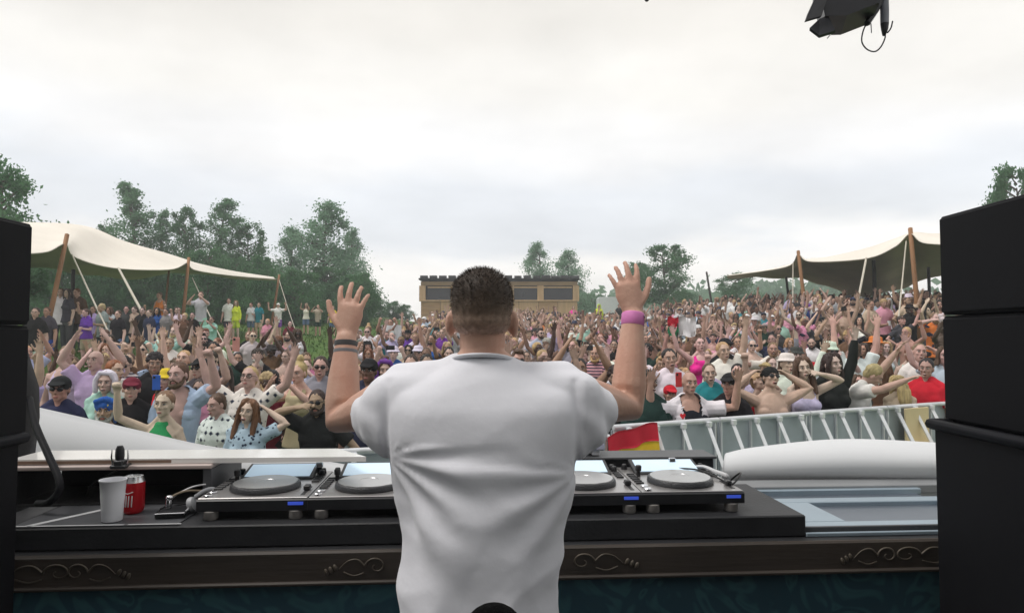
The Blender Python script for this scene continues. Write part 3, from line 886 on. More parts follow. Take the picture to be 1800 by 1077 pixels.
def garment(P, kind):
    if kind in P.c: return P.c[kind]
    g = P.g; U = Geo(); L = Geo()
    if kind in ('tee', 'long', 'tank', 'open', 'vest', 'halter'):
        gr = .020 if kind not in ('tank', 'halter') else .013
        rings = torso_rings(g, gr)
        rings = [r for r in rings if r[0] < (1.50 if kind not in ('tank', 'halter') else 1.33)]
        if kind == 'tank': rings += [(1.375, (.146 if g == 'm' else .132), .112), (1.40, .11, .10)] if kind == 'tank' else []
        if kind == 'halter': rings += [(1.375, .128, .108), (1.42, .095, .09), (1.46, .064, .068), (1.485, .056, .060)]
        bot = .80 if g == 'm' else .86
        rings = [(bot, rings[0][1] + .018, rings[0][2] + .022)] + [r for r in rings if r[0] > bot + .03]
        U.tube([(0, 0, z) for z, a, b in rings], [(a, b) for z, a, b in rings], seg=16, side=(1, 0, 0), cap=.1)
        for s_ in (-1, 1):
            if g == 'f': U.ell((s_ * .070, -.078, 1.265), (.076, .067, .072))
            else: U.ell((s_ * .080, -.066, 1.30), (.095, .064, .072))
            if kind == 'tank':
                x = .095 if g == 'm' else .078
                U.tube([(s_ * x, -.075, 1.30), (s_ * x, -.085, 1.38), (s_ * x, -.01, 1.475 if g == 'm' else 1.462), (s_ * x, .08, 1.38), (s_ * x, .085, 1.30)], [(.026, .020)] * 5, seg=8, side=(1, 0, 0))
            elif kind not in ('vest', 'halter'):
                U.tube([(s_ * .040, .012, 1.520), (s_ * .095, .008, 1.475), (s_ * .16, .002, 1.432)], [.056, .060, .060] if g == 'm' else [.047, .051, .052], seg=9)
        if kind in ('tee', 'long', 'open'):
            for a in P.arms:
                sh, el, wr, f, n, hk, s_ = a; q = 1.0 if g == 'm' else .86
                inn = Vector((s_ * .11, 0, sh.z - .02))
                if kind == 'long':
                    U.tube([inn, sh, sh.lerp(el, .5), el, el.lerp(wr, .5), el.lerp(wr, .94)], [.072 * q, .076 * q, .064 * q, .056 * q, .050 * q, .040 * q], seg=10, cap=.1)
                else:
                    U.tube([inn, sh, sh.lerp(el, .35), sh.lerp(el, .66)], [.072 * q, .077 * q, .073 * q, .076 * q], seg=10, cap=.1)
        U.xf(P.lean)
        me = voxel(U, .0125 if kind not in ('open', 'vest') else .0065, .30, 2, wrinkle(.006, 9, len(_pose)), kind)
        if kind in ('open', 'vest'):
            bm = bmesh.new(); bm.from_mesh(me); inv = P.lean.inverted()
            kill = []
            for fc in bm.faces:
                c = inv @ fc.calc_center_median()
                if c.y < -.02 and abs(c.x) < .050 + .055 * sst(1.0, 1.5, c.z) and c.z > .95: kill.append(fc)
            bmesh.ops.delete(bm, geom=kill, context='FACES'); bm.to_mesh(me); bm.free()
    elif kind == 'dress':
        rings = [r for r in torso_rings(g, .012) if 1.0 < r[0] < 1.33]
        rings = [(.62, .235, .19), (.80, .205, .155), (.94, .182, .13)] + rings + [(1.335, .128, .10)]
        U.tube([(0, 0, z) for z, a, b in rings], [(a, b) for z, a, b in rings], seg=18, side=(1, 0, 0), cap=.1)
        for s_ in (-1, 1):
            U.ell((s_ * .070, -.080, 1.262), (.072, .062, .066))
            U.tube([(s_ * .07, -.12, 1.29), (s_ * .075, -.085, 1.39), (s_ * .075, -.01, 1.458), (s_ * .07, .085, 1.36)], .008, seg=6)
        me = voxel(U, .0125, .30, 2, wrinkle(.007, 9, 3), kind)
    elif kind in ('trousers', 'shorts'):
        L.tube([(0, 0, .80), (0, 0, .92), (0, 0, 1.02)], [(.158, .118), (.165, .118), (.150, .108)], seg=14, side=(1, 0, 0), cap=.1)
        for s_ in (-1, 1): leg_geo(L, s_, g, .014, .0 if kind == 'trousers' else .5, foot=False)
        me = voxel(L, .016, .30, 2, wrinkle(.006, 8, 5), kind)
    set_mats(me, [MT['cloth']]); me.name = kind
    P.c[kind] = me
    return me

# ---- heads: hair, hats, glasses (head axes)
_hd = {}
def hairnoise(a, s):
    def f(p, n): return a * (mnoise.noise(Vector((p.x * s, p.y * s, p.z * s * .35))) + .5 * mnoise.noise(Vector((p.x * s * 2.3, p.y * s * 2.3, p.z * s))))
    return f
def headwear(kind):
    if kind in _hd: return _hd[kind]
    G = Geo(); m = MT['cloth']; vx = .0075; dn = None; ratio = .35; sm = 1
    if kind in ('short', 'crop', 'curly', 'long', 'bun', 'ponytail', 'quiff', 'bob', 'fringe'):
        m = MT['hair']; dn = hairnoise(.007, 55)
        o = .004 if kind == 'crop' else .0
        G.ell((0, .028, .040), (.083 - o, .094 - o, .091 - o), seg=16, rings=10)
        G.ell((0, .055, -.01), (.071 - o, .060, .070), seg=14, rings=8)
        if kind == 'curly': G.ell((0, .025, .062), (.095, .100, .088)); dn = hairnoise(.018, 60)
        if kind == 'quiff': G.ell((0, -.045, .105), (.055, .045, .028)); G.ell((0, .0, .11), (.06, .06, .03))
        if kind == 'fringe': G.tube([(-.07, -.045, .06), (0, -.088, .066), (.07, -.045, .06)], [.018, .02, .018], seg=8)
        if kind in ('long', 'bob'):
            e = -.27 if kind == 'long' else -.10
            for s_ in (-1, 1):
                G.tube([(s_ * .020, -.018, .118), (s_ * .055, -.048, .085), (s_ * .076, -.034, .03), (s_ * .082, -.012, -.06), (s_ * .086, -.018, e * .6), (s_ * .092, -.036, e)], [(.030, .022), (.024, .022), (.024, .026), (.028, .036), (.030, .034), (.022, .020)], seg=9)
            G.tube([(0, .08, .03), (0, .105, -.08), (0, .112, e * .7), (0, .112, e * 1.05)], [(.075, .035), (.098, .038), (.100, .036), (.078, .022)], seg=12, side=(1, 0, 0))
            dn = hairnoise(.010, 42)
        if kind == 'bun': G.ell((0, .045, .150), (.046, .046, .042)); G.tube([(0, .04, .10), (0, .045, .14)], .035)
        if kind == 'ponytail': G.tube([(0, .11, .06), (0, .15, .05), (0, .165, -.06), (0, .15, -.18)], [.022, .030, .030, .012], seg=9)
    elif kind == 'beard':
        m = MT['hair']; dn = hairnoise(.005, 90); vx = .006
        for s_ in (-1, 1):
            G.tube([(s_ * .068, -.004, -.01), (s_ * .062, -.022, -.055), (s_ * .042, -.060, -.092), (0, -.082, -.104)], [.010, .017, .023, .026], seg=8)
            G.tube([(s_ * .002, -.098, -.046), (s_ * .022, -.091, -.050), (s_ * .034, -.078, -.066)], [.007, .0075, .009], seg=6)
    elif kind in ('cap', 'cap_backwards'):
        s_ = -1 if kind == 'cap' else 1
        G.ell((0, .014, .045), (.088, .104, .082), seg=18, rings=10); G.ell((0, .04, .028), (.083, .075, .06))
        G.tube([(-.060, s_ * .075, .060), (0, s_ * .10, .066), (.060, s_ * .075, .060)], .012)
        G.tube([(0, s_ * .08, .058), (0, s_ * .13, .055), (0, s_ * .165, .044)], [(.075, .010), (.068, .008), (.045, .007)], seg=12, side=(1, 0, 0))
        vx = .0065; ratio = .3
    elif kind == 'bucket_hat':
        G.lathe([(.118, .028), (.122, .034), (.094, .062), (.086, .105), (.070, .130), (.03, .136)], (0, .012, 0), 20); ratio = .4; dn = hairnoise(.004, 20)
    elif kind == 'brim_hat':
        G.lathe([(.17, .052), (.172, .058), (.10, .064), (.088, .072), (.084, .13), (.06, .148), (.02, .142)], (0, .012, 0), 24); ratio = .35; dn = hairnoise(.004, 14)
    elif kind == 'headband':
        G.tube([(.083 * math.cos(a * .3927), .014 + .099 * math.sin(a * .3927), .052 + .004 * math.sin(a)) for a in range(16)], [(.0065, .019)] * 16, seg=8, closed=True, side=(1, 0, 0)); vx = .0055; ratio = .5
    elif kind == 'head_wrap':
        G.ell((0, .014, .055), (.087, .102, .078), seg=16, rings=10); G.tube([(-.07, -.05, .085), (0, -.07, .115), (.07, -.05, .09)], .024); G.tube([(.06, .06, .06), (.08, .10, -.02), (.085, .11, -.12)], [.03, .026, .012]); dn = wrinkle(.009, 26)
    elif kind == 'hood':
        G.ell((0, .045, .02), (.096, .095, .118), seg=16, rings=10); G.tube([(-.085, -.03, -.09), (-.09, -.035, .03), (-.05, -.045, .105), (.05, -.045, .105), (.09, -.035, .03), (.085, -.03, -.09)], .022, seg=8); dn = wrinkle(.006, 20)
    me = None
    if kind == 'sunglasses':
        for s_ in (-1, 1):
            G.cur = 0; G.ell((s_ * .0325, -.0905, .0075), (.0265, .0075, .0205), Matrix.Rotation(R(s_ * 12), 3, 'Z'), seg=12, rings=6)
            G.tube([(s_ * .058, -.082, .013), (s_ * .076, -.045, .012), (s_ * .083, .01, .006)], .0032, seg=5)
        G.tube([(-.012, -.1, .014), (.012, -.1, .014)], .004, seg=6)
        me = G.mesh('sunglasses', [MT['glass_dark']], 180)
    elif kind == 'glasses':
        for s_ in (-1, 1):
            G.tube([(s_ * .033 + .022 * math.cos(a * .628), -.094 + abs(s_ * .033 + .022 * math.cos(a * .628)) * .16, .006 + .018 * math.sin(a * .628)) for a in range(10)], .0026, seg=5, closed=True)
            G.tube([(s_ * .056, -.086, .011), (s_ * .076, -.045, .012), (s_ * .083, .01, .006)], .0022, seg=5)
        G.tube([(-.011, -.096, .012), (.011, -.096, .012)], .0025, seg=5)
        me = G.mesh('glasses', [MT['glass_dark']], 180)
    if me is None:
        me = voxel(G, vx, ratio, sm, dn, kind); set_mats(me, [m])
    _hd[kind] = me
    return me

SK = {'fair': (.53, .345, .285), 'pale': (.60, .43, .37), 'tan': (.43, .265, .205), 'olive': (.36, .23, .17), 'brown': (.18, .10, .07), 'dark': (.075, .045, .032)}
HC = {'dark brown': (.035, .022, .016), 'black': (.012, .010, .010), 'brown': (.085, .05, .03), 'auburn': (.16, .06, .028), 'blonde': (.42, .29, .15), 'light brown': (.19, .12, .065), 'grey': (.32, .31, .30), 'red': (.24, .085, .03)}
CC = {'white': (.74, .74, .75), 'black': (.016, .016, .018), 'navy': (.025, .032, .07), 'grey': (.26, .27, .29), 'light blue': (.42, .52, .64), 'pink': (.66, .30, .40), 'lilac': (.50, .42, .64), 'red': (.50, .018, .03),
      'green': (.03, .26, .10), 'dark green': (.02, .05, .035), 'beige': (.52, .42, .30), 'teal': (.02, .20, .25), 'purple': (.16, .05, .34), 'yellow': (.68, .50, .04), 'orange': (.62, .20, .05), 'blue': (.03, .10, .38), 'brown': (.13, .075, .045), 'charcoal': (.06, .06, .066), 'burgundy': (.16, .02, .035), 'mint': (.36, .60, .50), 'neon pink': (.85, .03, .32), 'neon yellow': (.62, .80, .06), 'denim': (.12, .19, .31), 'silver': (.5, .5, .52)}

def cloth_variant(kind, a=(.02, .03, .06)):
    """print / stripe versions of the cloth material"""
    nm = 'cloth_' + kind
    if nm in MT: return MT[nm]
    m = MT['cloth'].copy(); m.name = nm; t = m.node_tree; b = t.nodes['Principled BSDF']
    src = b.inputs['Base Color'].links[0].from_socket
    c = t.nodes.new('ShaderNodeTexCoord'); mix = t.nodes.new('ShaderNodeMix'); mix.data_type = 'RGBA'; mix.inputs['B'].default_value = (*a, 1)
    if kind == 'stripes':
        wv = t.nodes.new('ShaderNodeTexWave'); wv.bands_direction = 'Z'; wv.inputs['Scale'].default_value = 7; wv.inputs['Distortion'].default_value = .4; f = wv.outputs['Fac']; lo, hi = .62, .68
    elif kind == 'diamonds':
        wv = t.nodes.new('ShaderNodeTexVoronoi'); wv.distance = 'MANHATTAN'; wv.inputs['Scale'].default_value = 14; wv.inputs['Randomness'].default_value = .25; f = wv.outputs['Distance']; lo, hi = .50, .30
    elif kind == 'floral':
        wv = t.nodes.new('ShaderNodeTexVoronoi'); wv.inputs['Scale'].default_value = 24; f = wv.outputs['Distance']; lo, hi = .36, .26
    else:
        wv = t.nodes.new('ShaderNodeTexNoise'); wv.inputs['Scale'].default_value = 9; wv.inputs['Detail'].default_value = 2; f = wv.outputs['Fac']; lo, hi = .55, .6
    t.links.new(c.outputs['Object'], wv.inputs['Vector'])
    mr_ = t.nodes.new('ShaderNodeMapRange'); mr_.inputs['From Min'].default_value = lo; mr_.inputs['From Max'].default_value = hi
    t.links.new(f, mr_.inputs['Value']); t.links.new(mr_.outputs[0], mix.inputs['Factor'])
    t.links.new(src, mix.inputs['A']); t.links.new(mix.outputs['Result'], b.inputs['Base Color'])
    MT[nm] = m
    return m

GROUP = 'festival crowd in front of the stage'
NAMES = {'tee': 't_shirt', 'long': 'long_sleeve_top', 'tank': 'tank_top', 'open': 'open_shirt', 'vest': 'waistcoat', 'halter': 'halter_top', 'dress': 'dress', 'short': 'hair', 'crop': 'hair', 'curly': 'hair', 'long_hair': 'hair'}
HAIRS = ('short', 'crop', 'curly', 'long', 'bun', 'ponytail', 'quiff', 'bob', 'fringe')
def person(loc, rz, sc, g, pk, skin, hair, hcol, top, tcol, bottom='shorts', bcol='denim', extras=(), label=None, group=GROUP, pattern=None, mouth=None):
    P = pose(g, pk)
    t = thing('person', label, 'person', loc, rz, group)
    t.scale = (sc, sc, sc)
    j = lambda c, a=.12: (*[max(.004, min(.9, x * (1 + rnd.uniform(-a, a)))) for x in c], 1)
    b = link('body', body_mesh(P, rnd.choice((0, 1, 1, 2)) if mouth is None else mouth), t); b.color = j(SK[skin], .07)
    if top:
        o = link(NAMES.get(top, top), garment(P, top), t); o.color = j(CC[tcol])
        if pattern:
            me = P.c.get((top, pattern))
            if me is None:
                me = o.data.copy(); set_mats(me, [cloth_variant(pattern)]); P.c[(top, pattern)] = me
            o.data = me
    if bottom and top != 'dress':
        o = link(bottom, garment(P, bottom), t); o.color = j(CC[bcol])
    def onhead(nm, kind, c):
        o = link(nm, headwear(kind), t); o.matrix_local = P.head; o.color = j(c)
        return o
    if hair: onhead('hair', hair, HC[hcol])
    for e in extras:
        k, c = (e, 'black') if isinstance(e, str) else e
        onhead(k, k, HC[c] if k == 'beard' and c in HC else CC[c])
    return t
# ================================================================== BARRIER, SPEAKERS, DJ BOOTH
# ---- crowd barrier: sections with a rail, ribbed panel and raking struts toward the stage
BA, BB = Vector((.93, 6.24, 0)), Vector((5.60, 8.52, 0))
bdir = (BB - BA).normalized()
BL = Vector((-1.6, 5.35, 0)); BLL = Vector((-6.5, 5.0, 0))
def barrier(a, b, label, H=1.43):
    d = b - a; L = d.length; z0 = -.7
    t = thing('crowd_barrier', label, 'barrier', (a.x, a.y, z0), math.atan2(d.y, d.x), 'crowd barrier sections along the stage front')
    Geo().tube([(.012, 0, H), (L - .012, 0, H)], .026, seg=10, cap=.1).obj('rail', MT['steel'], t, 60)
    Geo().box((L / 2, .035, H / 2), (L - .02, .012, H - .06), ch=.003).obj('panel', MT['barrier_panel'], t)
    for i in range(4):
        x = .04 + (L - .08) * i / 3
        Geo().box((x, .015, H / 2), (.022, .028, H - .04), ch=.003).obj('rib', MT['steel'], t)
    for i in range(4):
        x = (i + .5) * L / 4
        Geo().tube([(x, -.015, H - .02), (x, -.75, .03)], [(.021, .026)] * 2, seg=4, side=(1, 0, 0), cap=.1).obj('strut', MT['alu'], t)
        Geo().box((x, -.035, H - .03), (.05, .05, .05), ch=.004).obj('bracket', MT['alu'], t)
    Geo().box((L / 2, -.4, .012), (L - .02, .85, .02), ch=.003).obj('base_plate', MT['barrier_panel'], t)
    return t
L1 = (BB - BA).length / 4
names = ['steel barrier section with the red and yellow flag over it', 'steel barrier section under the man in open white shirt over black top', 'steel barrier section under the shirtless man', 'steel barrier section with the pale yellow board fixed to it', 'steel barrier section running behind the right speakers']
for i in range(5):
    barrier(BA + bdir * (L1 * i), BA + bdir * (L1 * (i + 1)), names[i])
barrier(BL, BA + Vector((-.02, -.01, 0)), 'long steel barrier section hidden behind the man in the white t-shirt', 1.345)
dl = (BL - BLL) / 3
for i in range(3):
    barrier(BLL + dl * i, BLL + dl * (i + 1), ['steel barrier section behind the left speakers', 'steel barrier section below the man in navy printed t-shirt', 'steel barrier section below the woman in green top'][i], 1.345)

# pale board fixed to the fourth section
bt = thing('board', 'pale yellow plywood board hung on the steel barrier', 'board', tuple(BA + bdir * (L1 * 3.16) + Vector((.03, -.1, -.645))), math.atan2(bdir.y, bdir.x))
MT['pale_board'] = mat('pale_board', (.66, .55, .33), rough=.7, var=.08, scale=3)
Geo().box((.26, .03, 1.13), (.44, .025, .46), ch=.004).obj('sheet', MT['pale_board'], bt)
Geo().box((.30, -.14, .88), (.52, .30, .02), ch=.004).obj('shelf', MT['pale_board'], bt)
Geo().box((.26, -.02, .45), (.44, .03, .84), ch=.004).obj('lower_sheet', MT['pale_board'], bt)

# flag over the first section
MT['flag_red'] = mat('flag_red', (.55, .012, .035), rough=.8, var=.1, scale=8)
MT['flag_yellow'] = mat('flag_yellow', (.80, .52, .03), rough=.8, var=.1, scale=8)
fl = thing('flag', 'red and yellow flag draped over the steel barrier', 'flag', (BA.x + .02, BA.y - .06, -.645), math.atan2(bdir.y, bdir.x))
def flagrows(z0, z1, n=8):
    rows = []
    for i in range(n):
        z = z0 + (z1 - z0) * i / (n - 1)
        rows.append([(-.12 + .56 * k / 13, -.05 - .05 * (1.38 - z) + .022 * math.sin(k * 1.1 + z * 3) * min(1, (1.42 - z) * 6), z - .10 * (1 - k / 13) ** 2 + .012 * math.sin(k * .7)) for k in range(14)])
    return rows
Geo().slab(flagrows(1.405, 1.235), .004).obj('red_band', MT['flag_red'], fl, 180)
Geo().slab(flagrows(1.233, 1.02), .004).obj('yellow_band', MT['flag_yellow'], fl, 180)

# ---- speakers
def cab(name, label, x0, x1, y0, y1, z0, z1, inner, rot=0.0, grp='loudspeaker cabinets beside the booth', lip=False):
    c = Vector(((x0 + x1) / 2, (y0 + y1) / 2, z0))
    t = thing(name, label, 'loudspeaker', c, rot, grp)
    sx, sy, sz = x1 - x0, y1 - y0, z1 - z0
    Geo().box((0, 0, sz / 2), (sx, sy, sz - .001), ch=.004).obj('cabinet', MT['cabinet'], t)
    s_ = -1 if inner < 0 else 1
    Geo().box((s_ * (sx / 2 + .004), 0, sz / 2), (.012, sy - .016, sz - .016), ch=.004).obj('grille', MT['grille'], t)
    if lip:
        Geo().tube([(s_ * (sx / 2 + .012), -sy / 2, sz - .004), (s_ * (sx / 2 + .012), sy / 2 + .004, sz - .004), (s_ * (sx / 2 - .1), sy / 2 + .008, sz - .004)], .016, seg=8).obj('edge_rail', MT['cabinet'], t, 60)
    Geo().box((s_ * -.02, -sy / 2 - .004, sz * .6), (.2, .012, .1), ch=.004).obj('handle', MT['black_plastic'], t)
    return t
cab('subwoofer', 'large black subwoofer under the right speakers', 1.249, 1.93, 1.20, 1.98, 0, 1.325, -1, lip=True)
cab('loudspeaker', 'black loudspeaker standing on the right subwoofer', 1.297, 1.87, 1.28, 2.005, 1.326, 1.640, -1)
cab('loudspeaker', 'topmost black loudspeaker on the right stack', 1.292, 1.87, 1.28, 2.0, 1.641, 1.938, -1)
cab('subwoofer', 'large black subwoofer under the left speakers', -2.03, -1.366, 1.10, 1.86, 0, 1.302, 1, lip=True)
cab('loudspeaker', 'black loudspeaker standing on the left subwoofer', -1.96, -1.366, 1.16, 1.885, 1.303, 1.609, 1)
cab('loudspeaker', 'topmost black loudspeaker on the left stack', -1.96, -1.362, 1.16, 1.88, 1.610, 1.896, 1)
# dark padded bag hanging behind the left stack and the thick bent cable from it
wg = thing('equipment_bag', 'black padded bag wedged behind the left speakers', 'bag', W(30, 735, 2.45))
G = Geo()
G.tube([(-.08, 0, .34), (-.06, 0, .22), (-.035, 0, .10), (-.03, 0, .0), (-.05, 0, -.30), (-.06, 0, -1.0)], [(.04, .08), (.07, .1), (.09, .1), (.09, .1), (.08, .1), (.07, .1)], seg=12, side=(1, 0, 0))
G.obj('bag', MT['stage_black'], wg, 50)
tag(Geo().tube(cr([W(52, 700, 2.4), W(62, 745, 2.26), W(84, 797, 2.15), (W(103, 840, 2.08)), W(103, 864, 2.06), W(86, 882, 2.06), W(66, 884, 2.08)], 40), .011, seg=8).obj('thick_cable', MT['cabinet'], None, 60), label='thick black cable bending down beside the left speakers', cat='cable')

# ---- white stretched-fabric wings on both sides of the booth front
MT['white_fabric'] = mat('white_stretch_fabric', (.70, .715, .735), rough=.75, var=.03, scale=1.2, bump=.22, bscale=5, spec=.25)
def cols(*rows, n=30): return [cr([W(*p) for p in r], n) for r in rows]
rw = cols([(1262, 868, 2.86), (1330, 866, 2.86), (1480, 864, 2.86), (1660, 864, 2.86), (1820, 864, 2.86)],
          [(1266, 852, 2.80), (1330, 852, 2.79), (1480, 850, 2.79), (1660, 850, 2.79), (1820, 850, 2.79)],
          [(1270, 828, 2.76), (1330, 826, 2.74), (1480, 822, 2.72), (1660, 822, 2.72), (1820, 824, 2.72)],
          [(1272, 808, 2.80), (1330, 802, 2.78), (1480, 796, 2.76), (1660, 800, 2.76), (1820, 806, 2.76)],
          [(1274, 798, 2.88), (1330, 788, 2.90), (1480, 776, 2.92), (1660, 783, 2.92), (1820, 792, 2.92)],
          [(1276, 796, 3.00), (1330, 785, 3.06), (1480, 771, 3.12), (1660, 778, 3.12), (1820, 788, 3.12)],
          [(1278, 806, 3.12), (1330, 800, 3.20), (1480, 792, 3.28), (1660, 798, 3.28), (1820, 806, 3.28)],
          [(1278, 980, 3.14), (1330, 980, 3.22), (1480, 980, 3.30), (1660, 980, 3.30), (1820, 980, 3.30)])
rwo = Geo().slab(rw, .01).obj('fabric_wing', MT['white_fabric'], None, 180)
def seam(rows, k, par, r_=.004):
    Geo().tube([row[k] + Vector((0, -.002, .002)) for row in rows], r_, seg=6, cap=0).obj('seam', MT['white_fabric'], par, 60)
tag(rwo, label='white padded fabric wing bulging behind the right end of the booth', cat='stage decoration')
lw = cols([(-40, 696, 3.02), (62, 719, 3.0), (150, 739, 2.99), (250, 762, 2.98), (350, 785, 2.96), (450, 800, 2.95), (560, 813, 2.93), (640, 826, 2.92)],
          [(-40, 706, 2.97), (62, 727, 2.95), (150, 746, 2.94), (250, 768, 2.93), (350, 791, 2.92), (450, 805, 2.91), (560, 818, 2.90), (640, 830, 2.89)],
          [(-40, 770, 2.93), (62, 778, 2.91), (150, 792, 2.90), (250, 806, 2.89), (350, 820, 2.88), (450, 828, 2.88), (560, 836, 2.87), (640, 842, 2.86)],
          [(-40, 900, 2.90), (62, 900, 2.89), (150, 900, 2.88), (250, 900, 2.87), (350, 900, 2.87), (450, 900, 2.87), (560, 900, 2.86), (640, 900, 2.86)],
          [(-40, 1060, 2.90), (62, 1060, 2.89), (150, 1060, 2.88), (250, 1060, 2.87), (350, 1060, 2.87), (450, 1060, 2.87), (560, 1060, 2.86), (640, 1060, 2.86)])
lwo = Geo().slab(lw, .012).obj('fabric_wing', MT['white_fabric'], None, 180)
for k in (7, 13, 19): seam(lw[:4], k, lwo)
Geo().tube([p + Vector((0, -.004, .003)) for p in lw[0]], .009, seg=8, cap=.2).obj('hem', MT['white_fabric'], lwo, 60)
tag(lwo, label='white fabric wing sloping down behind the left end of the booth', cat='stage decoration')

# ---- DJ table, in its own axes (origin under its middle, turned slightly)
TR = R(3.6)
TM = Matrix.Translation((0, 2.1, 0)) @ Matrix.Rotation(TR, 4, 'Z')
def T(x, y, z): return TM @ Vector((x, y, z))
MT['deck_black'] = mat('deck_black', (.020, .021, .024), rough=.55, var=.3, scale=6, bump=.15, bscale=90)
MT['deck_grey'] = mat('deck_grey', (.075, .078, .085), rough=.45, var=.22, scale=3, bump=.05)
MT['rail_wood'] = mat('dark_wood', (.050, .040, .033), rough=.55, var=.35, scale=5, stretch=(.25, 1, 3), bump=.12, bscale=30)
MT['ornament'] = mat('gilded_wood', (.095, .08, .062), rough=.45, var=.3, scale=20, metal=.2)
# teal damask
m = mat('teal_damask', (.022, .075, .105), rough=.7, var=.25, scale=2); t_ = m.node_tree; b_ = t_.nodes['Principled BSDF']
src = b_.inputs['Base Color'].links[0].from_socket
c_ = t_.nodes.new('ShaderNodeTexCoord'); nz = t_.nodes.new('ShaderNodeTexNoise'); nz.inputs['Scale'].default_value = 5.5; nz.inputs['Detail'].default_value = 1.5; nz.inputs['Distortion'].default_value = 2.2
t_.links.new(c_.outputs['Object'], nz.inputs['Vector'])
wv = t_.nodes.new('ShaderNodeMath'); wv.operation = 'MULTIPLY'; wv.inputs[1].default_value = 22
t_.links.new(nz.outputs['Fac'], wv.inputs[0]); sn = t_.nodes.new('ShaderNodeMath'); sn.operation = 'SINE'; t_.links.new(wv.outputs[0], sn.inputs[0])
mr2 = t_.nodes.new('ShaderNodeMapRange'); mr2.inputs['From Min'].default_value = -.2; mr2.inputs['From Max'].default_value = 1.1; mr2.inputs['To Max'].default_value = .45
t_.links.new(sn.outputs[0], mr2.inputs['Value'])
mm = t_.nodes.new('ShaderNodeMix'); mm.data_type = 'RGBA'; mm.inputs['B'].default_value = (.06, .18, .20, 1)
t_.links.new(mr2.outputs[0], mm.inputs['Factor']); t_.links.new(src, mm.inputs['A']); t_.links.new(mm.outputs['Result'], b_.inputs['Base Color'])
MT['damask'] = m
tb = thing('dj_table', 'dark wooden booth table with carved rail and teal patterned front', 'table', T(0, 0, 0), TR)
x0, x1 = -1.72, 1.62
Geo().box(((x0 + x1) / 2, .24, .945), (x1 - x0, .70, .036), ch=.004).obj('top', MT['deck_black'], tb)
Geo().box(((x0 + x1) / 2, -.105, .918), (x1 - x0, .03, .088), ch=.006).obj('rail', MT['rail_wood'], tb)
Geo().box(((x0 + x1) / 2, -.120, .874), (x1 - x0, .024, .012), ch=.004).obj('moulding', MT['rail_wood'], tb)
Geo().box(((x0 + x1) / 2, -.090, .44), (x1 - x0 - .01, .018, .85), ch=.003).obj('front_panel', MT['damask'], tb)
for sx in (x0 + .04, x1 - .04):
    for yy in (-.04, .54): Geo().box((sx, yy, .46), (.06, .06, .92), ch=.005).obj('leg', MT['rail_wood'], tb)
def scroll(cx, s_, w=1.0):
    G = Geo()
    pts = []
    for k in range(22):
        a = k * .34; r = .030 * (1 - k / 26)
        pts.append((cx + s_ * w * (r * math.cos(a) * 1.5), -.124, .918 + r * math.sin(a) * .9))
    G.tube(pts, [.0032 * (1 - k / 40) for k in range(22)], seg=6, cap=.4)
    G.tube(cr([(cx + s_ * .045 * w, -.123, .918), (cx + s_ * .075 * w, -.124, .938), (cx + s_ * .115 * w, -.124, .934), (cx + s_ * .15 * w, -.123, .912)], 14), [.0036 - .00018 * k for k in range(14)], seg=6)
    G.tube(cr([(cx + s_ * .05 * w, -.123, .900), (cx + s_ * .09 * w, -.124, .893), (cx + s_ * .13 * w, -.123, .903)], 10), .0022, seg=6)
    for k in range(3): G.ell((cx + s_ * (.165 + .018 * k) * w, -.123, .916 - .006 * k), (.006, .004, .011), Matrix.Rotation(R(25 * s_), 3, 'Y'), seg=8, rings=5)
    G.obj('carved_scroll', MT['ornament'], tb, 180)
for cx, s_, w in ((-1.28, -1, .9), (-1.23, 1, .7), (-.40, -1, .7), (.20, 1, .8), (1.19, 1, 1.0), (1.13, -1, .7)): scroll(cx, s_, w)

# deck plinth the players stand on
pl = thing('deck_plinth', 'low black plinth under the players along the table edge', 'plinth', T(-.28, .14, .9635), TR)
Geo().box((0, 0, .034), (2.36, .44, .064), ch=.004).obj('plinth', MT['deck_black'], pl)
ltop = Geo().box((-.93, .0, .0685), (.46, .43, .003)).obj('top_sheet', MT['deck_grey'], pl)
# white tape lines on the plinth's grey sheet
def tape(p, q, wd, lab):
    a = Vector((p[0], p[1])); b = Vector((q[0], q[1])); d = (b - a).normalized(); n = Vector((-d.y, d.x)) * wd / 2
    G = Geo(); zt = 1.0345
    G.slab([[T(*(a + n), zt), T(*(a - n), zt)], [T(*(b + n), zt), T(*(b - n), zt)]], .0004)
    tag(G.obj('tape', MT['tape'], None), label=lab, cat='tape')
MT['tape'] = mat('white_tape', (.52, .53, .54), rough=.6, var=.15, scale=30)
tape((-1.40, -.07), (-1.22, .20), .02, 'white tape strip running diagonally past the plastic cup')
tape((-1.43, -.071), (-1.13, -.071), .009, 'thin white tape strip along the table edge below the cup')
tape((-1.12, -.070), (-.97, -.070), .009, 'short thin tape strip along the edge below the small black case')

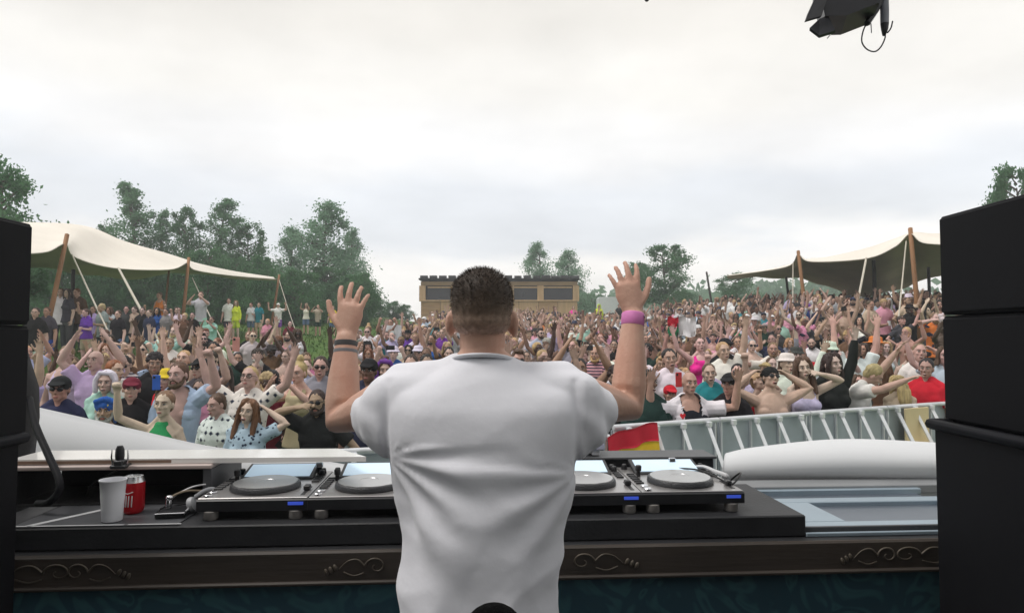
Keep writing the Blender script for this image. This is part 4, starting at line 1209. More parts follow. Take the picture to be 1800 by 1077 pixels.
# ---- media players and mixer
MT['player_top'] = mat('player_top', (.42, .41, .41), rough=.3, metal=.7, var=.1, scale=14, spec=.6)
MT['player_body'] = mat('player_body', (.022, .023, .026), rough=.36, var=.2, scale=10)
MT['jog_top'] = mat('jog_top', (.52, .52, .52), rough=.3, metal=.85, var=.08, scale=8)
MT['jog_rim'] = mat('jog_rim', (.05, .052, .056), rough=.35, metal=.4, bump=.3, bscale=200)
MT['screen'] = mat('screen_glass', (.03, .035, .042), rough=.05, var=.1, spec=.8, coat=1.0)
MT['knob'] = mat('knob', (.02, .02, .022), rough=.4)
MT['chrome'] = mat('chrome', (.7, .7, .72), rough=.15, metal=1.0)
MT['foot_rubber'] = mat('foot_grey', (.20, .19, .18), rough=.6, var=.3, scale=30)
def emit(name, col, st):
    m = mat(name, col, rough=.4); b = m.node_tree.nodes['Principled BSDF']
    b.inputs['Emission Color'].default_value = (*col, 1); b.inputs['Emission Strength'].default_value = st
    return m
MT['blue_led'] = emit('blue_led', (.05, .10, .62), .35)
MT['display'] = emit('lit_display', (.46, .58, .68), .5)
PW, PD = .326, .38
def player(x, label, idx):
    t = thing('media_player', label, 'dj player', T(x, .16, 1.031), TR, 'media players on the booth table')
    # wedge body: front z .034-.062, back .034-.088
    Mx = Matrix.Rotation(R(90), 4, 'Z') @ Matrix.Rotation(R(90), 4, 'X')
    G = Geo(); G.prism([(-PD / 2, .026), (PD / 2, .026), (PD / 2, .064), (-PD / 2 + .004, .060), (-PD / 2, .056)], -PW / 2, PW / 2, Mx); G.obj('chassis', MT['player_body'], t)
    sl_ = math.atan2(.004, PD); RX = Matrix.Rotation(sl_, 3, 'X')
    zt = lambda y: .0605 + (y + PD / 2) * math.tan(sl_)
    Geo().box((0, 0, zt(0) + .0015), (PW - .004, PD - .010, .004), RX, ch=.0015).obj('top_plate', MT['player_top'], t)
    for sx in (-.125, .125):
        for sy in (-.15, .15): Geo().lathe([(.019, 0), (.021, .003), (.021, .024), (.017, .026)], (sx, sy - .025, 0), 16).obj('foot', MT['foot_rubber'], t, 40)
    jy = -.055
    Geo().lathe([(.105, 0), (.108, .004), (.106, .014), (.103, .0175), (.098, .018)], (0, jy, zt(jy) + .003), 48, rot=RX).obj('jog_wheel', MT['jog_rim'], t, 35)
    Geo().lathe([(.098, 0), (.0975, .002), (.03, .0028), (.029, .0018)], (0, jy, zt(jy) + .0212), 40, rot=RX).obj('jog_plate', MT['jog_top'], t, 35)
    sy = .118; SX = Matrix.Rotation(R(13), 3, 'X')
    fr = Geo().box((0, sy, zt(sy) + .014), (.240, .125, .016), SX, ch=.003).obj('screen_frame', MT['player_body'], t)
    Geo().box((0, sy - .003, zt(sy) + .0228), (.216, .098, .003), SX, ch=.001).obj('display', MT['display'], fr)
    r = random.Random(idx)
    for (bx, by, br) in ((-.138, -.165, .013), (-.138, -.125, .013)):
        Geo().lathe([(br, 0), (br, .006), (br * .85, .008)], (bx, by, zt(by) + .003), 18, rot=RX).obj('play_button', MT['chrome'], t, 40)
    for k in range(6): Geo().box((-.140, -.075 + k * .026, zt(-.075 + k * .026) + .006), (.026, .012, .006), RX, ch=.0015).obj('button', MT['knob'], t)
    for k in range(4): Geo().box((.140, .015 + k * .022, zt(.015 + k * .022) + .006), (.024, .011, .006), RX, ch=.0015).obj('button', MT['knob'], t)
    for (bx, by) in ((.138, .145), (.140, .115), (-.14, .15)):
        Geo().lathe([(.010, 0), (.011, .003), (.009, .018), (.007, .02)], (bx, by, zt(by) + .002), 14, rot=RX).obj('knob', MT['knob'], t, 40)
    Geo().box((.140, -.105, zt(-.105) + .0035), (.012, .11, .002), RX).obj('slider_slot', MT['knob'], t)
    Geo().box((.140, -.12 + .03 * r.random(), zt(-.12) + .012), (.020, .026, .016), RX, ch=.003).obj('pitch_fader', MT['knob'], t)
    Geo().lathe([(.007, 0), (.007, .02), (.010, .022), (.011, .036), (.008, .04)], (-.118, .03, zt(.03) + .002), 12, rot=RX).obj('lever', MT['knob'], t, 40)
    Geo().box((.128, -PD / 2 - .001, .047), (.045, .004, .009)).obj('status_light', MT['blue_led'], t)
    return t
for i, (px, lb) in enumerate(((455, 'black media player at the left end of the player row'), (641, 'black media player just left of the man in white t-shirt'), (1037, 'black media player just right of the man in white t-shirt'), (1222, 'black media player at the right end of the player row'))):
    x = (px - 900) / F * 2.06
    player(x * 1.0 + .0, lb, i)
mxr = thing('dj_mixer', 'black dj mixer between the players hidden behind the man', 'mixer', T(-.105, .16, 1.031), TR)
Geo().box((0, 0, .062), (.315, .38, .056), ch=.004).obj('chassis', MT['player_body'], mxr)
Geo().box((0, 0, .0915), (.311, .372, .003), ch=.001).obj('top_plate', MT['player_top'], mxr)
for sx in (-.125, .125):
    for sy in (-.15, .15): Geo().lathe([(.019, 0), (.021, .004), (.021, .03), (.017, .034)], (sx, sy, 0), 16).obj('foot', MT['foot_rubber'], mxr, 40)
for i in range(6):
    for k in range(5): Geo().lathe([(.009, 0), (.010, .003), (.008, .016)], (-.125 + i * .05, -.02 + k * .04, .093), 12).obj('knob', MT['knob'], mxr, 40)
for i in range(4):
    Geo().box((-.075 + i * .05, -.10, .094), (.006, .07, .002)).obj('slider_slot', MT['knob'], mxr)
    Geo().box((-.075 + i * .05, -.09 - .012 * i, .101), (.018, .012, .014), ch=.002).obj('fader', MT['chrome'], mxr)
# usb sticks with lights in the players, and thin cables at the back
for (lx, ly, lz, lb) in ((-.655, .295, 1.118, 'small usb stick with lit cap standing in the left player'), (.60, .305, 1.118, 'small usb stick standing between the right players')):
    u = thing('usb_stick', lb, 'usb stick', T(lx, ly, lz - .022), TR)
    Geo().box((0, 0, .012), (.016, .009, .026), ch=.002).obj('stick', MT['knob'], u)
    Geo().box((0, -.002, .034), (.024, .012, .018), ch=.002).obj('cap', MT['chrome'], u)
MT['cable_black'] = mat('cable_black', (.015, .015, .016), rough=.5)
MT['cable_white'] = mat('cable_white', (.55, .56, .58), rough=.5)
tag(Geo().tube(cr([T(.60, .26, 1.11), T(.66, .20, 1.115), T(.70, .12, 1.104), T(.72, .05, 1.098), T(.77, .10, 1.12), T(.79, .18, 1.10), T(.785, .30, 1.03)], 36), .0032, seg=6).obj('cable', MT['cable_black'], None, 60), label='thin black cable looping over the right end player', cat='cable')
tag(Geo().tube(cr([T(.66, .30, 1.10), T(.69, .24, 1.118), T(.715, .19, 1.112), T(.74, .14, 1.104), T(.76, .2, 1.06)], 24), .007, seg=6).obj('cable', MT['cable_white'], None, 60), label='white cable bundle behind the right end player', cat='cable')

# ---- riser box on the left with the long white board on it
rb_ = thing('riser_box', 'open-fronted black riser box under the white board', 'box', T(-1.30, .30, 1.031), TR)
bw, bd, bh = .66, .30, .118
Geo().box((0, 0, bh + .006), (bw, bd, .014), ch=.003).obj('lid', MT['rail_lid'] if 'rail_lid' in MT else mat('pinkish_board', (.52, .43, .40), rough=.5, var=.1), rb_)
Geo().box((bw / 2 - .014, 0, bh / 2), (.028, bd - .01, bh - .002), ch=.002).obj('side', MT['deck_grey'], rb_)
Geo().box((-bw / 2 + .009, 0, bh / 2), (.018, bd - .01, bh - .002), ch=.002).obj('side', MT['deck_black'], rb_)
Geo().box((0, bd / 2 - .012, bh / 2), (bw - .06, .012, bh - .004)).obj('back', MT['stage_black'], rb_)
Geo().box((0, 0, .004), (bw - .06, bd - .03, .008)).obj('bottom', MT['stage_black'], rb_)
MT['white_board'] = mat('white_board', (.86, .85, .83), rough=.18, var=.03, scale=3, spec=.5, coat=.3)
wb = thing('white_board', 'long glossy white board lying across the riser box', 'board', T(0, 0, 1.1635), TR)
Geo().prism([(-1.62, .175), (-.475, .165), (-.50, .20), (-.60, .335), (-1.62, .355)], 0, .016).obj('board', MT['white_board'], wb)
Geo().box((-1.06, .1725, .007), (1.11, .004, .010)).obj('edge_strip', mat('board_edge', (.22, .15, .11), rough=.6), wb)
# clamp on the board edge
cl = thing('clamp', 'small dark clamp with two steel prongs on the board edge', 'clamp', T(-1.255, .145, 1.155), TR)
Geo().box((0, .01, .006), (.05, .05, .012), ch=.003).box((0, .0, .018), (.03, .03, .02), ch=.004).obj('base', MT['jog_rim'], cl)
Geo().lathe([(.012, .01), (.014, .03), (.013, .05), (.008, .062)], (0, 0, .01), 14).obj('head', MT['black_plastic'], cl, 40)
for sx in (-.026, .026): Geo().tube([(sx * .8, 0, .01), (sx, 0, .035), (sx * .95, 0, .06)], [.0035, .003, .0015], seg=6).obj('prong', MT['chrome'], cl, 60)
tag(Geo().tube(cr([T(-1.26, .14, 1.15), T(-1.32, .17, 1.12), T(-1.38, .22, 1.09), T(-1.42, .26, 1.045)], 16), .0025, seg=5).obj('cable', MT['cable_black'], None, 60), label='thin cable hanging from the clamp into the riser box', cat='cable')

# ---- things on the left deck: cup, can, small case, connectors
cupm = mat('cup_plastic', (.74, .75, .79), rough=.35, var=.05, scale=12, spec=.4)
CZ = 1.0352
cp = thing('plastic_cup', 'tall white plastic cup beside the red can', 'cup', W(197, 917, 2.0)); cp.location.z = CZ
Geo().lathe([(.0265, 0), (.0275, .002), (.0300, .045), (.0325, .074), (.0322, .078), (.0350, .114), (.0372, .1175), (.0372, .1205), (.0345, .1205), (.0320, .112), (.0290, .06), (.0255, .006)], (0, 0, 0), 36, caps=True).obj('wall', cupm, cp, 30)
cn = thing('soda_can', 'red soda can with pale lettering behind the plastic cup', 'can', W(234, 903, 2.09)); cn.location.z = CZ
MT['can_red'] = mat('can_red', (.50, .010, .018), rough=.28, metal=.35, var=.1, scale=10)
MT['can_alu'] = mat('can_alu', (.62, .63, .64), rough=.25, metal=.9)
Geo().lathe([(.024, 0), (.029, .006), (.0315, .014), (.0315, .094)], (0, 0, 0), 32).obj('body', MT['can_red'], cn, 40)
Geo().lathe([(.0315, .0942), (.0265, .108), (.0262, .112), (.0245, .1125), (.0240, .1095)], (0, 0, 0), 32).obj('top', MT['can_alu'], cn, 40)
MT['can_ink'] = mat('can_ink', (.62, .60, .60), rough=.4)
def on_can(pts, wdt):
    P = []
    for a, z in pts: P.append(((.0321) * math.sin(a), -(.0321) * math.cos(a), z))
    return P
G = Geo()
for a0 in (-.65, -.42, -.18, .06, .34):      # upright strokes of the blurred pale lettering
    G.tube(on_can([(a0, .024), (a0 + .03, .040), (a0 + .05, .056)], 1), .0016, seg=5)
G.tube(on_can([(-.75, .060), (-.4, .066), (0, .063), (.45, .068)], 1), .0012, seg=5)
G.tube(on_can([(-.62, .022), (-.5, .020), (-.35, .026)], 1), .0014, seg=5)
G.obj('lettering', MT['can_ink'], cn, 60)
cs = thing('small_case', 'small black tray-like case with metal edge near the player', 'case', W(302, 908, 2.04), TR + .12); cs.location.z = CZ
Geo().box((0, .03, .007), (.085, .10, .013), ch=.002).obj('body', MT['black_plastic'], cs)
Geo().box((0, -.0215, .0145), (.085, .004, .004), ch=.001).box((.0415, .03, .0145), (.003, .098, .003)).box((-.0415, .03, .0145), (.003, .098, .003)).obj('metal_edge', MT['chrome'], cs)
jk = thing('cable_connector', 'shiny metal cable connector lying on the small black case', 'connector', W(297, 880, 2.08)); jk.location.z = CZ + .014
Geo().lathe([(.008, 0), (.010, .003), (.010, .022), (.007, .03)], (0, 0, 0), 14).obj('shell', MT['chrome'], jk, 40)
Geo().ell((.003, -.004, .034), (.012, .010, .008)).obj('cap', MT['chrome'], jk, 180)
Geo().tube(cr([(0, 0, .032), (.03, .03, .045), (.06, .06, .040), (.10, .09, .03)], 12), .0035, seg=6).obj('lead', mat('lead_tan', (.20, .16, .11), rough=.6), jk, 60)
hp = thing('headphones', 'grey headphones lying beside the left end player', 'headphones', W(346, 892, 2.09)); hp.location.z = CZ; hp.scale = (.68, .68, .68)
Geo().lathe([(.02, -.012), (.032, -.010), (.034, 0), (.030, .012), (.015, .016)], (-.022, 0, .036), 20, rot=Matrix.Rotation(R(72), 3, 'Y')).obj('ear_cup', mat('headphone_grey', (.42, .43, .45), rough=.4), hp, 50)
Geo().lathe([(.02, -.012), (.034, -.010), (.036, 0), (.032, .012), (.015, .016)], (.022, .045, .040), 20, rot=Matrix.Rotation(R(80), 3, 'Y')).obj('ear_cup', MT['black_plastic'], hp, 50)
Geo().tube(cr([(-.01, .0, .068), (.01, .05, .085), (.035, .09, .082), (.05, .11, .05)], 14), [(.004, .011)] * 14, seg=8).obj('headband', mat('headband_pale', (.55, .57, .60), rough=.4), hp, 60)
Geo().tube(cr([(-.028, -.008, .03), (-.022, -.03, .028), (-.034, -.07, .006), (-.038, -.085, .003)], 12), .003, seg=6).obj('lead', MT['cable_white'], hp, 60)
tag(Geo().tube(cr([T(-1.085, .10, 1.038), T(-1.07, .115, 1.07), T(-1.03, .13, 1.092), T(-1.005, .14, 1.098), T(-.985, .145, 1.10)], 16), .0028, seg=6).obj('cable', MT['cable_white'], None, 60), label='short pale cable sticking up behind the red can', cat='cable')
tag(Geo().tube(cr([T(-1.10, .09, 1.038), T(-1.00, .12, 1.05), T(-.95, .10, 1.04), T(-.88, .10, 1.045), T(-.82, .14, 1.05)], 20), .003, seg=6).obj('cable', MT['cable_black'], None, 60), label='black cable lying on the deck between can and headphones', cat='cable')

# ---- right end: riser, flat grey case, steel trays
rr_ = thing('riser_box', 'long black riser box with grey lid behind the right players', 'box', T(.36, .44, 1.031 - .066), TR)
Geo().box((.02, 0, .078), (.80, .13, .156), ch=.003).obj('body', MT['deck_black'], rr_)
Geo().box((.02, 0, .161), (.82, .15, .009), ch=.002).obj('lid', MT['deck_grey'], rr_)
fc = thing('flat_case', 'flat lilac-grey equipment case on the riser behind the man', 'case', T(.20, .45, 1.137 - .004), TR)
Geo().box((0, 0, .034), (.34, .13, .026), ch=.004).obj('shell', mat('lilac_grey', (.40, .40, .50), rough=.4), fc)
for sx in (-.14, .14): Geo().box((sx, 0, .0105), (.03, .1, .021), ch=.002).obj('foot', MT['alu'], fc)
mb = thing('riser_box', 'small dark box on the table just left of the man', 'box', T(-.40, .42, 1.031 - .066), TR)
Geo().box((0, 0, .065), (.22, .12, .13), ch=.003).obj('body', MT['deck_black'], mb)
Geo().box((0, 0, .134), (.23, .13, .008), ch=.002).obj('lid', MT['deck_grey'], mb)
MT['tray_steel'] = mat('tray_steel', (.33, .41, .475), rough=.4, metal=.3, var=.06, scale=5)
MT['tray_dark'] = mat('tray_floor', (.13, .155, .19), rough=.35, metal=.3, var=.1, scale=5)
tr = thing('steel_tray', 'pale blue steel tray with recessed floor on the table right end', 'tray', T(1.20, .17, .9635), TR)
hw = .42
Geo().box((0, -.185, .011), (2 * hw - .004, .05, .020), ch=.003).obj('front_bar', MT['tray_steel'], tr)
Geo().box((0, .115, .011), (2 * hw, .06, .020), ch=.003).obj('middle_bar', MT['tray_steel'], tr)
Geo().box((0, .275, .013), (2 * hw, .05, .024), ch=.003).obj('back_bar', MT['tray_steel'], tr)
Geo().box((-hw + .15, -.0375, .011), (.30, .243, .020), ch=.003).obj('left_plate', MT['tray_steel'], tr)
Geo().box((-hw + .09, .1975, .011), (.18, .103, .020), ch=.003).obj('left_plate', MT['tray_steel'], tr)
Geo().box((hw - .03, -.0375, .011), (.06, .243, .020), ch=.003).obj('right_bar', MT['tray_steel'], tr)
Geo().box((.10, .02, .003), (.60, .5, .004)).obj('floor', MT['tray_dark'], tr)
lp = thing('tray_rail', 'pale double rail along the table edge in front of the steel tray', 'rail', T(1.255, -.075, .9635), TR)
Geo().box((-.0, .0, .006), (.71, .012, .012), ch=.002).obj('lower_rail', MT['tray_steel'], lp)
Geo().box((-.0, .022, .012), (.71, .010, .024), ch=.002).obj('upper_rail', MT['deck_grey'], lp)
bk = thing('back_ledge', 'grey ledge behind the steel tray below the white wing', 'ledge', T(1.22, .52, .9635), TR)
Geo().box((.12, -.02, .018), (1.12, .12, .034), ch=.003).obj('ledge', mat('ledge_grey', (.26, .27, .28), rough=.5), bk)

# ---- foam-covered microphone at the bottom edge, nearest the camera
mc = thing('microphone', 'round black foam microphone top at the bottom edge of the view', 'microphone', W(868, 1097, .62))
mfoam = mat('foam', (.004, .004, .0045), rough=.95, var=.4, scale=60, bump=.8, bscale=140, spec=.05)
Geo().ell((0, 0, -.012), (.030, .030, .030), seg=24, rings=14).obj('foam_ball', mfoam, mc, 180)
Geo().tube([(0, 0, -.03), (0, 0, -1.25)], .012, seg=12, cap=0).obj('stand', MT['black_plastic'], mc, 60)
Geo().lathe([(.13, 0), (.13, .02), (.02, .03)], (0, 0, -mc.location.z), 24).obj('base', MT['black_plastic'], mc, 40)

# ---- stage light hanging from the truss
D = 2.6
sl_t = thing('stage_light', 'black stage light with barn doors hanging from the overhead truss', 'stage light', W(1490, 10, D))
o0 = sl_t.location.copy()
def q(px, py, d=D): return W(px, py, d) - o0
MT['lamp_black'] = mat('lamp_black', (.013, .0135, .018), rough=.4, var=.3, scale=12)
def plate(pts, name, dz=.012, m='lamp_black', par=sl_t):
    a = [q(*p) for p in pts]; nrm = (a[1] - a[0]).cross(a[2] - a[0]).normalized() * dz
    G = Geo(); n = len(a); G.add([p + nrm / 2 for p in a] + [p - nrm / 2 for p in a], [tuple(range(n)), tuple(range(2 * n - 1, n - 1, -1))] + [(i, n + i, n + (i + 1) % n, (i + 1) % n) for i in range(n)])
    return G.obj(name, MT[m], par)
Mh = Matrix.Translation(q(1492, 8)) @ Matrix.Rotation(R(-8), 4, 'Y') @ Matrix.Rotation(R(-20), 4, 'Z')
G = Geo(); G.prism([(-.105, -.058), (-.03, -.078), (.085, -.062), (.098, -.04), (.092, .1), (-.11, .1)], -.10, .10, Matrix.Rotation(R(90), 4, 'X')); G.xf(Mh); G.obj('housing', MT['lamp_black'], sl_t)
plate([(1432, -2, 2.52), (1452, 2, 2.52), (1443, 30, 2.5), (1415, 38, 2.48), (1420, 24, 2.48)], 'barn_door')
plate([(1440, 36, 2.56), (1455, 30, 2.56), (1468, 56, 2.5), (1440, 65, 2.47), (1423, 52, 2.47)], 'barn_door')
plate([(1448, 28, 2.70), (1468, 40, 2.70), (1470, 54, 2.74), (1450, 44, 2.74)], 'barn_door')
plate([(1430, -8, 2.70), (1450, -4, 2.70), (1448, 18, 2.74), (1428, 14, 2.74)], 'barn_door')
Geo().tube([q(1458, 52), q(1466, 54), q(1454, 68)], [.006, .006, .002], seg=6).obj('latch', MT['chrome'], sl_t, 60)
Geo().tube([q(1524, 42), q(1540, 18), q(1552, -8), q(1556, -60)], [(.012, .02)] * 4, seg=6).obj('yoke', MT['lamp_black'], sl_t)
Geo().tube([q(1556, -70), q(1556, -40), q(1556, -4)], .020, seg=10, cap=.1).obj('clamp', MT['lamp_black'], sl_t, 60)
cnn = Geo().tube([q(1554, -2), q(1555, 20), q(1555, 42)], [.0165, .016, .0155], seg=14, cap=.1).obj('connector', mat('connector_grey', (.17, .18, .21), rough=.4), sl_t, 60)
Geo().tube([q(1555, 42), q(1555, 52), q(1554, 63)], [.0155, .013, .006], seg=12, cap=.2).obj('boot', MT['lamp_black'], cnn, 60)
Geo().tube(cr([q(1524, 40), q(1517, 56), q(1515, 74), q(1524, 87), (q(1538, 91)), q(1549, 82), q(1556, 66), q(1554, 60)], 36), .0030, seg=6).obj('cable', MT['lamp_black'], sl_t, 60)
Geo().tube(cr([q(1560, 58), q(1566, 50), q(1569, 38)], 8), .0030, seg=6).obj('cable', MT['lamp_black'], sl_t, 60)
Geo().tube([q(1531, 42), q(1532, 58)], .0022, seg=5).obj('safety_wire', MT['cable_white'], sl_t)
Geo().box((q(1500, -60)), (.26, .08, .05), ch=.006).obj('bracket', MT['lamp_black'], sl_t)
Geo().box((q(1500, -78)), (.05, .06, .10), ch=.006).obj('hook', MT['lamp_black'], sl_t)
ct = W(1137, -40, 2.6)
tag(Geo().tube([(ct.x, 2.6, 3.2), ct, W(1137, 0, 2.6)], [.012, .012, .010], seg=8).obj('cable', MT['lamp_black'], None, 60), label='dark cable end just dipping into view from the overhead truss', cat='cable')
# ================================================================== THE DJ, seen from behind
DJ = Vector((W(848, 600, 1.66).x, 1.66, 0))
dj = thing('person', 'man in white t-shirt seen from behind with both arms raised at the booth', 'person', DJ)
def w_(px, py, d): return W(px, py, d) - DJ
MT['dj_skin'] = mat('dj_skin', (.58, .36, .275), rough=.48, var=.12, scale=16, bump=.16, bscale=110, spec=.35, col2=(.54, .30, .225), thr=(.35, .75))
MT['dj_shirt'] = mat('white_cotton', (.75, .755, .81), rough=.9, var=.02, scale=4, bump=.22, bscale=16, spec=.15, sheen=.2)
MT['dj_trousers'] = mat('dark_trousers', (.02, .02, .024), rough=.85)
shz = {-1: w_(692, 702, 1.68), 1: w_(1006, 697, 1.68)}
elb = {-1: w_(600, 738, 1.88), 1: w_(1103, 716, 1.88)}
wri = {-1: w_(609, 590, 1.93), 1: w_(1113, 552, 1.93)}
tip = {-1: w_(624, 492, 1.945), 1: w_(1092, 456, 1.945)}
neck0 = w_(848, 650, 1.67); hd = w_(848, 561, 1.665)
G = Geo()
zb = lambda z: z
G.tube([(0, .01, .90), (0, .01, 1.0), (0, .012, 1.12), (0, .012, 1.25), (0, .01, 1.36), (0, .005, 1.43), (0, .0, 1.47)],
       [(.155, .11), (.152, .108), (.15, .105), (.165, .112), (.18, .112), (.15, .09), (.10, .075)], seg=18, side=(1, 0, 0), cap=.2)
for s_ in (-1, 1):
    sh, el, wr, tp = shz[s_], elb[s_], wri[s_], tip[s_]
    G.tube([(s_ * .03, -.01, 1.52), (s_ * .09, -.005, sh.z + .035), sh + Vector((-s_ * .03, 0, .012))], [.036, .044, .048], seg=9)
    G.tube([Vector((s_ * .11, 0, sh.z)), sh, sh.lerp(el, .3), sh.lerp(el, .6), el, el.lerp(wr, .22), el.lerp(wr, .5), el.lerp(wr, .8), wr], [.064, .067, .058, .051, .046, .049, .044, .034, .029], seg=14)
    d = (tp - wr).normalized()
    hand(G, wr, d, Vector((.12 * -s_, 1, -.1)), -s_, 'open', 1.0, seg=10, spread=.25)
# head: face to +Y
hm = Matrix.Translation(hd) @ Matrix.Rotation(R(180), 4, 'Z')
HS = .985
hs = hm @ Matrix.Scale(HS, 4)
head_geo(G, hs, 'm')
for s_ in (-1, 1): G.ell(hs @ Vector((s_ * .080, .016, -.012)), (.010, .021, .034), Matrix.Rotation(R(s_ * -22), 3, 'Z'))
G.tube([(0, -.012, 1.45), (0, -.010, 1.54), hd + Vector((0, -.02, -.04))], [(.058, .060), (.0495, .056), (.053, .062)], seg=16, side=(1, 0, 0))
for s_ in (-1, 1):
    G.tube([(s_ * .092, .01, .92), (s_ * .10, .02, .5), (s_ * .11, -.01, .09)], [.085, .058, .042], seg=10)
    G.tube([(s_ * .11, -.04, .045), (s_ * .115, .05, .04), (s_ * .125, .15, .035)], [.036, .042, .036], seg=8)
me = voxel(G, .0052, .30, 3); me.name = 'body'
bm = bmesh.new(); bm.from_mesh(me)
for fc_ in bm.faces: fc_.material_index = 0
fb = Geo(); face_bits(fb, hs, 'm', 0); t2 = fb.mesh('t', []); t2.polygons.foreach_set('material_index', fb.m); bm.from_mesh(t2); bm.to_mesh(me); bm.free()
set_mats(me, [MT['dj_skin']] + [MT[m] for m in ('eye', 'iris', 'brow', 'lip', 'mouth', 'teeth')]); me.shade_smooth()
link('body', me, dj)
# hair: faded sides, darker thick top; short strands stand on it
mh = mat('faded_hair', (.045, .030, .021), rough=.55, var=.35, scale=60, bump=.15, bscale=160, stretch=(1, 1, .3), spec=.3)
t_ = mh.node_tree; b_ = t_.nodes['Principled BSDF']; src = b_.inputs['Base Color'].links[0].from_socket
c_ = t_.nodes.new('ShaderNodeTexCoord'); s3 = t_.nodes.new('ShaderNodeSeparateXYZ'); t_.links.new(c_.outputs['Object'], s3.inputs[0])
nz = t_.nodes.new('ShaderNodeTexNoise'); nz.inputs['Scale'].default_value = 45; t_.links.new(c_.outputs['Object'], nz.inputs['Vector'])
ad = t_.nodes.new('ShaderNodeMath'); ad.operation = 'MULTIPLY_ADD'; ad.inputs[1].default_value = .035; t_.links.new(nz.outputs['Fac'], ad.inputs[0]); t_.links.new(s3.outputs[2], ad.inputs[2])
mr_ = t_.nodes.new('ShaderNodeMapRange'); mr_.inputs['From Min'].default_value = -.030; mr_.inputs['From Max'].default_value = .085; t_.links.new(ad.outputs[0], mr_.inputs['Value'])
rp_ = t_.nodes.new('ShaderNodeValToRGB'); e = rp_.color_ramp.elements; e[0].position = 0; e[0].color = (.44, .27, .20, 1); e[1].position = 1; e[1].color = (.0, .0, .0, 1)
n_ = e.new(.32); n_.color = (.24, .165, .125, 1); n_ = e.new(.65); n_.color = (.10, .072, .054, 1); e[-1].color = (.045, .032, .024, 1)
t_.links.new(mr_.outputs[0], rp_.inputs[0])
mm = t_.nodes.new('ShaderNodeMix'); mm.data_type = 'RGBA'; mm.blend_type = 'MULTIPLY'; mm.inputs['Factor'].default_value = 1
vv = t_.nodes.new('ShaderNodeTexNoise'); vv.inputs['Scale'].default_value = 90; t_.links.new(c_.outputs['Object'], vv.inputs['Vector'])
vr = t_.nodes.new('ShaderNodeMapRange'); vr.inputs['From Min'].default_value = .3; vr.inputs['From Max'].default_value = .7; vr.inputs['To Min'].default_value = .7; vr.inputs['To Max'].default_value = 1.3; t_.links.new(vv.outputs['Fac'], vr.inputs['Value'])
sc_ = t_.nodes.new('ShaderNodeVectorMath'); sc_.operation = 'SCALE'; t_.links.new(rp_.outputs[0], sc_.inputs[0]); t_.links.new(vr.outputs[0], sc_.inputs['Scale']); t_.links.new(sc_.outputs[0], b_.inputs['Base Color'])
H = Geo()
H.ell((0, .022, .034), (.0775, .091, .086), seg=22, rings=14)
H.ell((0, .026, .050), (.0765, .086, .076), seg=22, rings=14)
H.ell((0, .034, -.004), (.0728, .0765, .046), seg=20, rings=12)
hme = voxel(H, .005, .4, 3, hairnoise(.0012, 90), 'hair')
set_mats(hme, [mh])
# strands
r = random.Random(3); bm = bmesh.new(); bm.from_mesh(hme); bm.faces.ensure_lookup_table()
fs = list(bm.faces); ars = [f.calc_area() for f in fs]
for f in r.choices(fs, ars, k=11000):
    c = f.calc_center_median() + Vector((r.uniform(-.003, .003), r.uniform(-.003, .003), r.uniform(-.003, .003))); n = f.normal.copy()
    ln = .004 + .006 * sst(.02, .10, c.z)
    if c.z < .03: ln = .0016
    d = (n * 1.0 + Vector((r.gauss(0, .3), r.gauss(0, .3) - .1, r.gauss(0, .3) - .25))).normalized() * ln
    sd = n.cross(d); sd = (sd if sd.length > 1e-6 else n.orthogonal()).normalized() * .0007
    v = [bm.verts.new(c - n * .001 - sd), bm.verts.new(c - n * .001 + sd), bm.verts.new(c + d)]
    bm.faces.new(v)
bm.to_mesh(hme); bm.free(); hme.shade_smooth()
ho = link('hair', hme, dj); ho.matrix_local = hs
# trousers
L = Geo(); L.tube([(0, .01, .82), (0, .01, .95), (0, .01, 1.03)], [(.150, .110), (.152, .108), (.145, .102)], seg=16, side=(1, 0, 0), cap=.1)
for s_ in (-1, 1): L.tube([(s_ * .092, .01, .90), (s_ * .10, .02, .5), (s_ * .11, -.01, .11)], [.092, .080, .068], seg=12, cap=.1)
tm = voxel(L, .014, .5, 2, wrinkle(.006, 9)); set_mats(tm, [MT['dj_trousers']]); link('trousers', tm, dj)
